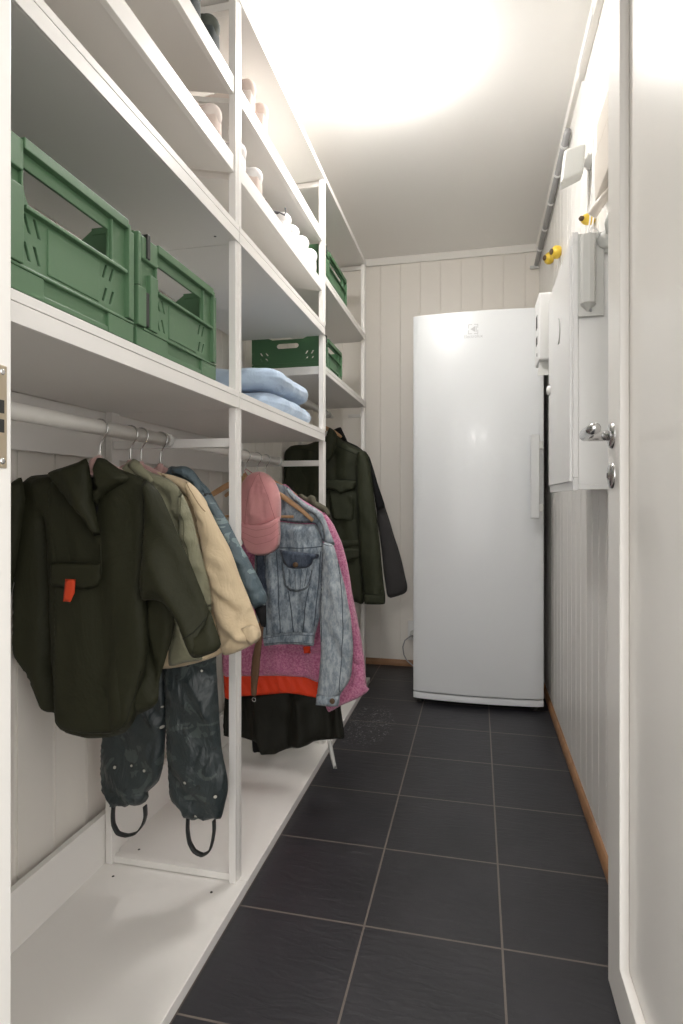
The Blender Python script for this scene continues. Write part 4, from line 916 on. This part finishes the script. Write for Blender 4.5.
# ================================================================== SHOES
def make_shoe(name, label, cat, loc, rz, tiltx, sizes, up, toe, sole, group, laces=None):
    """local: toe towards +x, width along y"""
    L_, Wd, Hh = sizes
    t = thing(name, label, cat, loc, rz, group)
    t.rotation_euler = (0, -tiltx, rz)
    # stations along the foot: (x, half width, height, centre lift)
    stn = [(-.5, .30, .52), (-.46, .38, .80), (-.36, .42, .98), (-.22, .41, .95), (-.08, .42, .80), (.06, .45, .66), (.20, .49, .55), (.32, .50, .47), (.41, .44, .42), (.47, .32, .34), (.50, .15, .22)]
    n = 16; bm = bmesh.new(); rings = []
    for x, w, h in stn:
        r = []
        for k in range(n+1):
            a = PI*k/n; cx = math.cos(a); sx = math.sin(a)
            r.append(bm.verts.new((x*L_, w*Wd*(abs(cx)**.6)*(1 if cx >= 0 else -1), .012 + h*Hh*(sx**.62))))
        rings.append(r)
    for A, B in zip(rings, rings[1:]):
        for k in range(n): bm.faces.new((A[k], A[k+1], B[k+1], B[k]))
    for A in rings: bm.faces.new((A[0], A[-1], A[-1])) if False else None
    bm.faces.new(rings[0]); bm.faces.new(list(reversed(rings[-1])))
    for A, B in zip(rings, rings[1:]): bm.faces.new((A[0], B[0], B[-1], A[-1]))
    bmesh.ops.recalc_face_normals(bm, faces=bm.faces)
    u = obj('upper', bm, up, t, smooth=True); local(u)
    # toe cap
    bm = bmesh.new(); rings = []
    for x, w, h in stn[6:]:
        rings.append([bm.verts.new((x*L_*1.012, w*Wd*1.05*(abs(math.cos(PI*k/n))**.75)*(1 if math.cos(PI*k/n) >= 0 else -1), .013 + h*Hh*1.06*(math.sin(PI*k/n)**.8))) for k in range(n+1)])
    for A, B in zip(rings, rings[1:]):
        for k in range(n): bm.faces.new((A[k], A[k+1], B[k+1], B[k]))
    bm.faces.new(list(reversed(rings[-1]))); bmesh.ops.recalc_face_normals(bm, faces=bm.faces)
    c = obj('toe_cap', bm, toe, t, smooth=True); local(c)
    # sole
    bm = bmesh.new(); out = []
    for s in (1, -1):
        q = [(x*L_*1.03, s*w*Wd*1.08) for x, w, h in stn]
        out += q if s == 1 else list(reversed(q))
    lo = [bm.verts.new((x, y, 0)) for x, y in out]; hi = [bm.verts.new((x, y, .018)) for x, y in out]
    bm.faces.new(lo); bm.faces.new(hi)
    for k in range(len(out)): bm.faces.new((lo[k], lo[(k+1) % len(out)], hi[(k+1) % len(out)], hi[k]))
    bmesh.ops.recalc_face_normals(bm, faces=bm.faces)
    s = obj('sole', bm, sole, t, bevel=.003); local(s)
    # opening and tongue
    bm = bmesh.new()
    tube(bm, [(-.24*L_ + .20*L_*math.cos(a*PI/10), .30*Wd*math.sin(a*PI/10), .010 + Hh*(.96-.06*math.cos(a*PI/10))) for a in range(21)], .003, 8)
    c = obj('collar', bm, 'lace_black' if laces else toe, t, smooth=True); local(c)
    bm = bmesh.new(); bmesh.ops.create_uvsphere(bm, u_segments=24, v_segments=16, radius=1)
    for v in bm.verts: v.co = Vector((-.345*L_ + v.co.x*.150*L_, v.co.y*.385*Wd, .012 + Hh*(.80 + v.co.z*(.30 if v.co.z > 0 else .5))))
    c = obj('heel_tab', bm, toe, t, smooth=True); local(c)
    bm = bmesh.new()
    tube(bm, [(-.02*L_, 0, .012+Hh*.78), (-.07*L_, 0, .012+Hh*.98), (-.10*L_, 0, .012+Hh*1.12)], .012, 10, rs=[.012, .015, .012])
    for v in bm.verts: v.co.x += 0
    c = obj('tongue', bm, up, t, smooth=True); local(c)
    bm = bmesh.new()
    for i in range(4):
        x = (.02 + .06*i)*L_; h = .80 - .075*i
        tube(bm, [(x-.004, -.24*Wd, .012+Hh*h*.86), (x, -.1*Wd, .014+Hh*h*1.0), (x, .1*Wd, .014+Hh*h*1.0), (x+.004, .24*Wd, .012+Hh*h*.86)], .0022, 6)
    c = obj('laces', bm, 'lace_black' if laces else 'sole_white', t, smooth=True); local(c)
    return t
tl = math.atan2(.071, .343)
def zsh(x, zl): return zl + .0145 + (XF-.017-x)*.071/.343
SG = 'shoes on the tilted shelves'
def shoe(y, zl, label, sz, up, toe, laces=None, x=None, rz=PI):
    x = XF-.022-sz[0]*.5 if x is None else x
    return make_shoe('shoe', label, 'shoe', (x, y, zsh(x, zl)+.0015), rz, tl, sz, up, toe, 'sole_white', SG, laces)
KS = (.17, .066, .085)
shoe(1.165, 1.962, 'charcoal shoe on the upper shoe shelf, farther from the upright', (.18, .07, .09), 'shoe_dark', 'shoe_darktoe')
shoe(1.262, 1.962, 'charcoal shoe on the upper shoe shelf, right beside the upright', (.18, .07, .09), 'shoe_dark', 'shoe_darktoe')
shoe(1.488, 1.962, 'pale pink shoe on the upper shoe shelf, half behind the upright', (.165, .064, .098), 'shoe_pink', 'shoe_pinktoe')
shoe(1.585, 1.962, 'pale pink shoe on the upper shoe shelf, fully in view', (.165, .064, .098), 'shoe_pink', 'shoe_pinktoe')
shoe(1.275, 1.770, 'small rose beige shoe on the lower shoe shelf, before the upright', (.17, .066, .085), 'shoe_pinktoe', 'shoe_pink')
shoe(1.425, 1.770, 'white shoe on the lower shoe shelf, mostly hidden by the upright', (.17, .066, .085), 'shoe_white', 'shoe_white')
shoe(1.545, 1.770, 'white and rose shoe on the lower shoe shelf under the pale pink pair', (.17, .066, .085), 'shoe_pinktoe', 'shoe_white')
lsh = shoe(1.80, 1.770, 'white sneaker with a long loose black lace on the lower shoe shelf', (.19, .07, .085), 'shoe_white', 'shoe_white', 'long', rz=PI+.1)
bpy.context.view_layer.update()
ll_ = tubeo('loose_lace', 'lace_black', None, [(p[0], p[1], p[2]) for p in [(-.600, 1.795, 1.905), (-.592, 1.778, 1.885), (-.588, 1.755, 1.862), (-.586, 1.725, 1.852), (-.586, 1.695, 1.842), (-.586, 1.665, 1.830), (-.585, 1.64, 1.820), (-.585, 1.615, 1.8155), (-.584, 1.590, 1.8155), (-.583, 1.568, 1.817)]], .0022, 8)
ll_.parent = lsh; ll_.matrix_parent_inverse = lsh.matrix_world.inverted()
shoe(1.895, 1.770, 'white sneaker with black lacing, second after the loose lace', (.19, .07, .085), 'shoe_white', 'shoe_white', 'yes')
shoe(2.005, 1.770, 'white sneaker with black lacing, third after the loose lace', (.20, .072, .095), 'shoe_white', 'shoe_white', 'yes')
shoe(2.115, 1.770, 'white sneaker next to the far upright on the lower shoe shelf', (.20, .072, .095), 'shoe_white', 'shoe_white')

# ================================================================== FRIDGE
FX0, FX1, FY, FZ = -.297, .295, 2.80, 1.842
fr = thing('upright_fridge', 'tall white upright fridge with a slightly bowed door at the end wall', 'fridge', (0, 3.1, 0))
boxes('body', 'fridge_side', fr, (FX0+.004, FX1-.004, FY+.052, FY+.60, .045, FZ-.004), bevel=.004)
def bowed(name, z0, z1, y0, d, bow, m, parent, bev=.004):
    bm = bmesh.new(); n = 24; F = []; 
    for k in range(n+1):
        u = k/n; x = FX0 + (FX1-FX0)*u; yy = y0 - bow*(1-(2*u-1)**2) + .006*max(0, abs(2*u-1)-.97)/.03
        F.append((x, yy))
    prof = F + [(FX1, y0+d), (FX0, y0+d)]
    lo = [bm.verts.new((x, y, z0)) for x, y in prof]; hi = [bm.verts.new((x, y, z1)) for x, y in prof]; N_ = len(prof)
    for k in range(N_):
        f = bm.faces.new((lo[k], lo[(k+1) % N_], hi[(k+1) % N_], hi[k])); f.smooth = k < n
    bm.faces.new(lo); bm.faces.new(hi); bmesh.ops.recalc_face_normals(bm, faces=bm.faces)
    return obj(name, bm, m, parent, bevel=bev, seg=3)
dr = bowed('door', .062, FZ, FY, .045, .022, 'fridge', fr)
bowed('plinth', .026, .056, FY+.004, .03, .020, 'fridge', fr, .003)
for x in (FX0+.03, FX1-.03):
    for y in (FY+.05, FY+.54):
        bm = bmesh.new(); lathe(bm, (x, y, 0), (0, 0, 1), [(0, 0), (.018, 0), (.018, .008), (.008, .012), (.008, .046)], 16); obj('foot', bm, 'blackpl', fr, smooth=True)
boxes('hinge_cover', 'fridge_side', fr, (FX0+.005, FX0+.05, FY+.03, FY+.09, FZ-.004, FZ+.006), bevel=.002)
# handle at the right edge
hz0, hz1 = .885, 1.262
boxes('handle', 'fridge_side', dr, (.233, .272, FY-.048, FY-.034, hz0, hz1), bevel=.005, seg=3)
for z in (hz0+.03, hz1-.065):
    boxes('handle_mount', 'greypl', dr, (.270, .287, FY-.044, FY-.004, z, z+.035), bevel=.003)
# maker's mark
lx, lz, ly = -.018, 1.757, FY-.0222
def text(s, size, x, y, z, parent, m):
    cu = bpy.data.curves.new('t', 'FONT'); cu.body = s; cu.size = size; cu.align_x = 'CENTER'; cu.extrude = .0003
    o = bpy.data.objects.new('t', cu); COL.objects.link(o)
    dg = bpy.context.evaluated_depsgraph_get(); me = bpy.data.meshes.new_from_object(o.evaluated_get(dg)); bpy.data.objects.remove(o)
    me.transform(Matrix(((1,0,0,x),(0,0,-1,y),(0,1,0,z),(0,0,0,1)))); me.materials.clear()
    return link('lettering', me, m, parent)
text('Electrolux', .021, lx, ly, lz-.040, dr, 'greyprint')
q = .021
bm = bmesh.new()
for a, b in (((-q, q), (q, q)), ((-q, -q), (q, -q)), ((-q, -q), (-q, q)), ((q, -q), (q, q))):
    # frame with open middles
    for s0, s1 in ((0, .36), (.64, 1)):
        p0 = [a[i]+(b[i]-a[i])*s0 for i in (0, 1)]; p1 = [a[i]+(b[i]-a[i])*s1 for i in (0, 1)]
        x0, x1 = sorted((p0[0], p1[0])); z0, z1 = sorted((p0[1], p1[1]))
        box(bm, lx+x0-.0014, lx+x1+.0014, ly-.0004, ly+.0004, lz+z0-.0014, lz+z1+.0014)
vv = [bm.verts.new((lx+x, ly-.0004, lz+z)) for x, z in ((-.012, 0), (.010, .014), (.010, -.014))]; bm.faces.new(vv)
vv = [bm.verts.new((lx+x, ly-.0004, lz+z)) for x, z in ((.013, .014), (.016, .014), (.016, -.014), (.013, -.014))]; bm.faces.new(vv)
obj('emblem', bm, 'greyprint', dr)

# wall socket with the fridge cable
so = thing('wall_socket', 'white wall socket with grey plug on the end wall beside the fridge', 'socket', (-.37, YB, .16))
boxes('cover_plate', 'whitepl', so, (-.392, -.318, YB-.022, YB, .155, .265), bevel=.004, seg=3)
bm = bmesh.new(); lathe(bm, (-.360, YB-.022, .195), (0, -1, 0), [(.020, 0), (.020, .014), (.014, .026), (0, .028)], 20); obj('plug', bm, 'greypl', so, smooth=True)
o = tubeo('power_cable', 'conduit', None, [(-.36, YB-.05, .19), (-.375, YB-.06, .185), (-.405, YB-.055, .16), (-.418, YB-.05, .12), (-.412, YB-.045, .075), (-.395, YB-.05, .045), (-.36, YB-.06, .02), (-.32, YB-.07, .008), (-.26, YB-.08, .006)], .0035, 10)
tag(o, 'thin grey power cable looping from the socket down to the floor by the fridge', 'cable')

# ================================================================== RIGHT WALL FITTINGS
# electrical cabinet
EC = thing('electrical_cabinet', 'white wall mounted electrical cabinet between the fridge and the open door', 'cabinet', (XR, 1.7, 1.0))
CX = .222; C0, C1, Z0, Z1 = 1.50, 1.945, .992, 1.606
boxes('housing', 'whitepl', EC, (CX+.014, XR-.001, C0, C1, Z0+.008, Z1-.006), bevel=.002)
boxes('frame', 'whitepl', EC, (CX+.002, CX+.0135, C0-.006, C1+.006, Z0, Z0+.03), (CX+.002, CX+.0135, C0-.006, C1+.006, Z1-.02, Z1+.004), (CX+.002, CX+.0135, C0-.006, C0+.011, Z0+.0302, Z1-.0202), (CX+.002, CX+.0135, C1-.009, C1+.006, Z0+.0302, Z1-.0202),
      (CX+.0137, XR-.002, C0-.006, C0-.0005, Z1-.018, Z1-.002), (CX+.0137, XR-.002, C0-.006, C0-.0005, Z0+.002, Z0+.014), bevel=.0015)
ed = boxes('cabinet_door', 'whitepl', EC, (CX-.004, CX+.004, C0+.012, C1-.010, Z0+.022, Z1-.02), bevel=.0015)
bm = bmesh.new(); lathe(bm, (CX-.004, C1-.045, 1.305), (-1, 0, 0), [(.014, 0), (.014, .006), (.009, .010), (0, .011)], 20); obj('lock', bm, 'whitepl', ed, smooth=True)
tubeo('pull_ring', 'greypl', ed, [(CX-.0055, 1.70+.028*math.cos(a*PI/8), 1.43+.034*math.sin(a*PI/8)) for a in range(4, 13)], .0016, 6)
# device on its near side
dv = thing('door_sensor', 'light grey domed device screwed to the near side of the electrical cabinet', 'device', (.255, C0, 1.5))
boxes('mounting_plate', 'greypl', dv, (.234, .292, C0-.012, C0-.0065, 1.405, 1.602), bevel=.001)
bm = bmesh.new(); A = []; Bv = []
prof = [(.238, 0), (.2385, -.012), (.243, -.022), (.255, -.027), (.266, -.022), (.272, -.010), (.273, 0)]
for x, y in prof: A.append(bm.verts.new((x, C0-.0122+y, 1.432))); Bv.append(bm.verts.new((x, C0-.0122+y, 1.592)))
for k in range(len(prof)-1): bm.faces.new((A[k], A[k+1], Bv[k+1], Bv[k]))
bm.faces.new(A); bm.faces.new(Bv)
tip = bm.verts.new((.255, C0-.0123, 1.415))
for k in range(len(prof)-1): bm.faces.new((A[k], A[k+1], tip))
bmesh.ops.recalc_face_normals(bm, faces=bm.faces); obj('cover', bm, 'greypl', dv, bevel=.001)
bm = bmesh.new(); lathe(bm, (.262, C0-.0125, 1.418), (0, -1, 0), [(.0035, 0), (.003, .003), (0, .0035)], 12); obj('screw', bm, 'conduit', dv, smooth=True)
tubeo('lead_loop', 'whitepl', dv, [(.255, C0-.014, 1.594), (.262, C0-.018, 1.612), (.275, C0-.018, 1.606), (.284, C0-.014, 1.592)], .0016, 8)
cg = thing('cable_gland', 'grey ribbed cable gland beside the domed device on the cabinet side', 'cable gland', (.3, C0, 1.58))
bm = bmesh.new(); lathe(bm, (.303, C0-.0005, 1.575), (-.35, -1, .35), [(.024, 0), (.024, .008), (.019, .010), (.022, .016), (.022, .022), (.016, .024), (.012, .036), (0, .036)], 22)
for v in bm.verts: v.co.y = min(v.co.y, C0-.0008)
obj('gland_body', bm, 'greypl', cg, smooth=True)
tubeo('gland_cable', 'greypl', cg, [(.297, C0-.03, 1.588), (.290, C0-.045, 1.605), (.297, C0-.04, 1.63), (.315, C0-.01, 1.655), (.322, C0+.03, 1.70), (.322, C0+.08, 1.80)], .005, 10)
# router beyond the cabinet
ro = thing('wall_router', 'small white box with side slots on the wall between cabinet and fridge', 'router', (XR, 2.1, 1.43))
RX = .200
boxes('case', 'whitepl', ro, (RX, XR-.001, 2.055, 2.185, 1.435, 1.660), bevel=.006, seg=3)
boxes('slot', 'dark', ro, (RX-.0008, RX+.0006, 2.10, 2.14, 1.555, 1.600), (RX-.0008, RX+.0006, 2.10, 2.14, 1.500, 1.528), bevel=0)
bm = bmesh.new(); lathe(bm, (RX, 2.11, 1.465), (-1, 0, 0), [(.006, 0), (.006, .0012), (0, .0014)], 14); obj('status_light', bm, 'dark', ro)
for z, y in ((1.40, 2.06),): 
    bm = bmesh.new(); v = [bm.verts.new(p) for p in ((RX-.004, 2.060, 1.385), (XR-.005, 2.060, 1.385), (XR-.005, 2.075, 1.434), (RX+.004, 2.075, 1.434), (RX-.004, 2.0615, 1.385), (XR-.005, 2.0615, 1.385), (XR-.005, 2.0765, 1.434), (RX+.004, 2.0765, 1.434))]
    for f in ((0, 1, 2, 3), (7, 6, 5, 4), (0, 4, 5, 1), (1, 5, 6, 2), (2, 6, 7, 3), (3, 7, 4, 0)): bm.faces.new([v[i] for i in f])
    obj('bracket', bm, 'greypl', ro)
# wires rising from the router
o = tubeo('thin_wire', 'whitepl', None, [(.30, 2.12, 1.662), (.29, 2.2, 1.74), (.31, 2.35, 1.80), (.322, 2.42, 1.86), (.3285, 2.50, 1.95)], .0022, 8); tag(o, 'thin white wire curving above the small wall box', 'wire', None)
# conduit with clips under the cornice
cdt = thing('conduit_pipe', 'grey conduit pipe clipped along the right wall under the cornice', 'pipe', (.318, 2.7, 2.25))
tubeo('pipe', 'conduit', cdt, [(.319, 2.25, 2.300), (.319, 2.8, 2.285), (.319, 3.395, 2.268)], .0125, 14)
for y in (2.33, 2.52, 2.74, 2.98, 3.20):
    z = 2.300 - (y-2.25)*.028
    bm = bmesh.new(); lathe(bm, (.319, y, z), (0, 1, 0), [(.0128, -.006), (.0155, -.006), (.0155, .006), (.0128, .006)], 16); obj('pipe_clip', bm, 'whitepl', cdt, smooth=False)
boxes('pipe_end', 'greypl', cdt, (.285, .333, 3.396, 3.412, 2.248, 2.262), bevel=.002)
# cable duct near the camera, under the cornice
cd = thing('cable_duct', 'short white cable duct under the cornice on the right wall', 'cable duct', (.32, 1.9, 2.3))
boxes('duct', 'trim', cd, (.315, XR-.0005, 1.35, 2.02, 2.318, 2.345), bevel=.002)
boxes('duct_lid', 'whitepl', cd, (.311, .3148, 1.75, 1.98, 2.320, 2.343), bevel=.001)
# motion detector on its arm
md = thing('motion_detector', 'white boxy motion detector angled out from the right wall', 'detector', (XR, 1.9, 1.98))
bm = bmesh.new(); lathe(bm, (XR-.001, 1.90, 1.99), (-1, 0, 0), [(.022, 0), (.022, .008), (.012, .014), (.012, .02)], 20); obj('wall_mount', bm, 'whitepl', md, smooth=True)
bm = bmesh.new()
P8 = [(.246, 1.880, 1.928), (.309, 1.865, 1.945), (.311, 1.925, 1.950), (.250, 1.950, 1.935), (.256, 1.875, 2.026), (.316, 1.860, 2.030), (.318, 1.920, 2.030), (.260, 1.945, 2.028)]
v = [bm.verts.new(p) for p in P8]
for f in ((0, 3, 2, 1), (4, 5, 6, 7), (0, 1, 5, 4), (1, 2, 6, 5), (2, 3, 7, 6), (3, 0, 4, 7)): bm.faces.new([v[i] for i in f])
bmesh.ops.recalc_face_normals(bm, faces=bm.faces); obj('detector_case', bm, 'greypl', md, bevel=.008, seg=4)
# junction boxes near the door
jb1 = boxes('junction_box', 'creampl', None, (.309, XR-.0005, 1.44, 1.672, 1.893, 1.965), bevel=.003); tag(jb1, 'cream junction box on the right wall, upper of the two by the door edge', 'junction box', 'cream junction boxes')
jb2 = boxes('junction_box', 'creampl', None, (.307, XR-.0005, 1.44, 1.685, 1.768, 1.889), bevel=.003); tag(jb2, 'cream junction box on the right wall, lower of the two by the door edge', 'junction box', 'cream junction boxes')
jb3 = thing('pipe_elbow', 'slanting cream cable sleeve above the electrical cabinet', 'cable sleeve', (.31, 1.7, 1.72))
tubeo('sleeve_tube', 'creampl', jb3, [(.334, 1.60, 1.755), (.312, 1.615, 1.735), (.290, 1.63, 1.705)], .012, 14)
for k in range(3):
    yy = 1.90 - .075*k
    o = tubeo('white_wire', 'whitepl', None, [(.328, yy, 2.02), (.326, yy-.005, 1.90), (.318, yy-.01, 1.78), (.305, yy-.012, 1.69), (.298-.006*k, yy-.012, 1.612)], .0022, 8)
    tag(o, 'thin white wire running down into the top of the electrical cabinet', 'wire', 'white wires above the cabinet')
# yellow fittings
def knob(name, y, z, label, x=.30, r=.03):
    t = thing(name, label, 'fitting', (x, y, z), 0, 'yellow round fittings')
    bm = bmesh.new(); lathe(bm, (x+.034, y, z), (-1, -.25, 0), [(r*.8, 0), (r, .008), (r, .022), (r*.8, .03), (r*.45, .036), (0, .037)], 24); obj('cap', bm, 'yellow', t, smooth=True)
    bm = bmesh.new(); lathe(bm, (x+.002, y-.012, z), (-1, -.3, 0), [(r*.45, -.004), (r*.45, .007), (r*.2, .011), (0, .011)], 16); obj('hub', bm, 'brownbit', t, smooth=True)
    return t
knob('yellow_fitting', 2.80, 2.06, 'yellow round fitting on the right wall, left one of the pair', .298, .026)
knob('yellow_fitting', 2.55, 1.985, 'yellow round fitting on the right wall, right one of the pair', .298, .026)
knob('yellow_fitting', 1.84, 1.79, 'small yellow fitting among the wires above the electrical cabinet', .298, .016)

# ================================================================== LAMP
LX, LY = -.285, 1.86
lp = thing('ceiling_lamp', 'round glowing opal lamp on the ceiling', 'lamp', (LX, LY, ZC))
bm = bmesh.new(); lathe(bm, (LX, LY, ZC-.0005), (0, 0, -1), [(0, 0), (.120, 0), (.120, .022), (.112, .024), (0, .024)], 48); obj('lamp_base', bm, 'lamp_base', lp, smooth=False)
bm = bmesh.new(); lathe(bm, (LX, LY, ZC-.0248), (0, 0, -1), [(.116, 0), (.122, .012), (.118, .034), (.098, .058), (.062, .074), (0, .082)], 48); obj('opal_shade', bm, 'glow', lp, smooth=True)

# hall behind the camera: two ceiling spots and soft ambient light through the doorway
for x in (-.13, .27):
    li = bpy.data.lights.new('hall_spot', 'AREA'); li.shape = 'DISK'; li.size = .10; li.energy = 12; li.color = (1, .95, .9)
    o = bpy.data.objects.new('hall_spot', li); COL.objects.link(o); o.location = (x, -2.5, 2.32)
w = bpy.data.worlds.new('world'); SC.world = w; w.use_nodes = True
w.node_tree.nodes['Background'].inputs[0].default_value = (1, .98, .955, 1)
w.node_tree.nodes['Background'].inputs[1].default_value = 1.05

# ================================================================== CAMERA
cam = bpy.data.cameras.new('camera'); co = bpy.data.objects.new('camera', cam); COL.objects.link(co)
co.location = (0, 0, .97); co.rotation_euler = (PI/2, 0, .22693)
cam.sensor_fit = 'HORIZONTAL'; cam.sensor_width = 36; cam.lens = 587.35/683*36; cam.shift_y = -12.4/683; cam.clip_start = .02
SC.camera = co
SC.view_settings.view_transform = 'Standard'; SC.view_settings.look = 'None'; SC.view_settings.gamma = 1; SC.view_settings.use_curve_mapping = False
SC.view_settings.exposure = 1.22
SC.cycles.use_denoising = True
SC.cycles.max_bounces = 10; SC.cycles.diffuse_bounces = 7
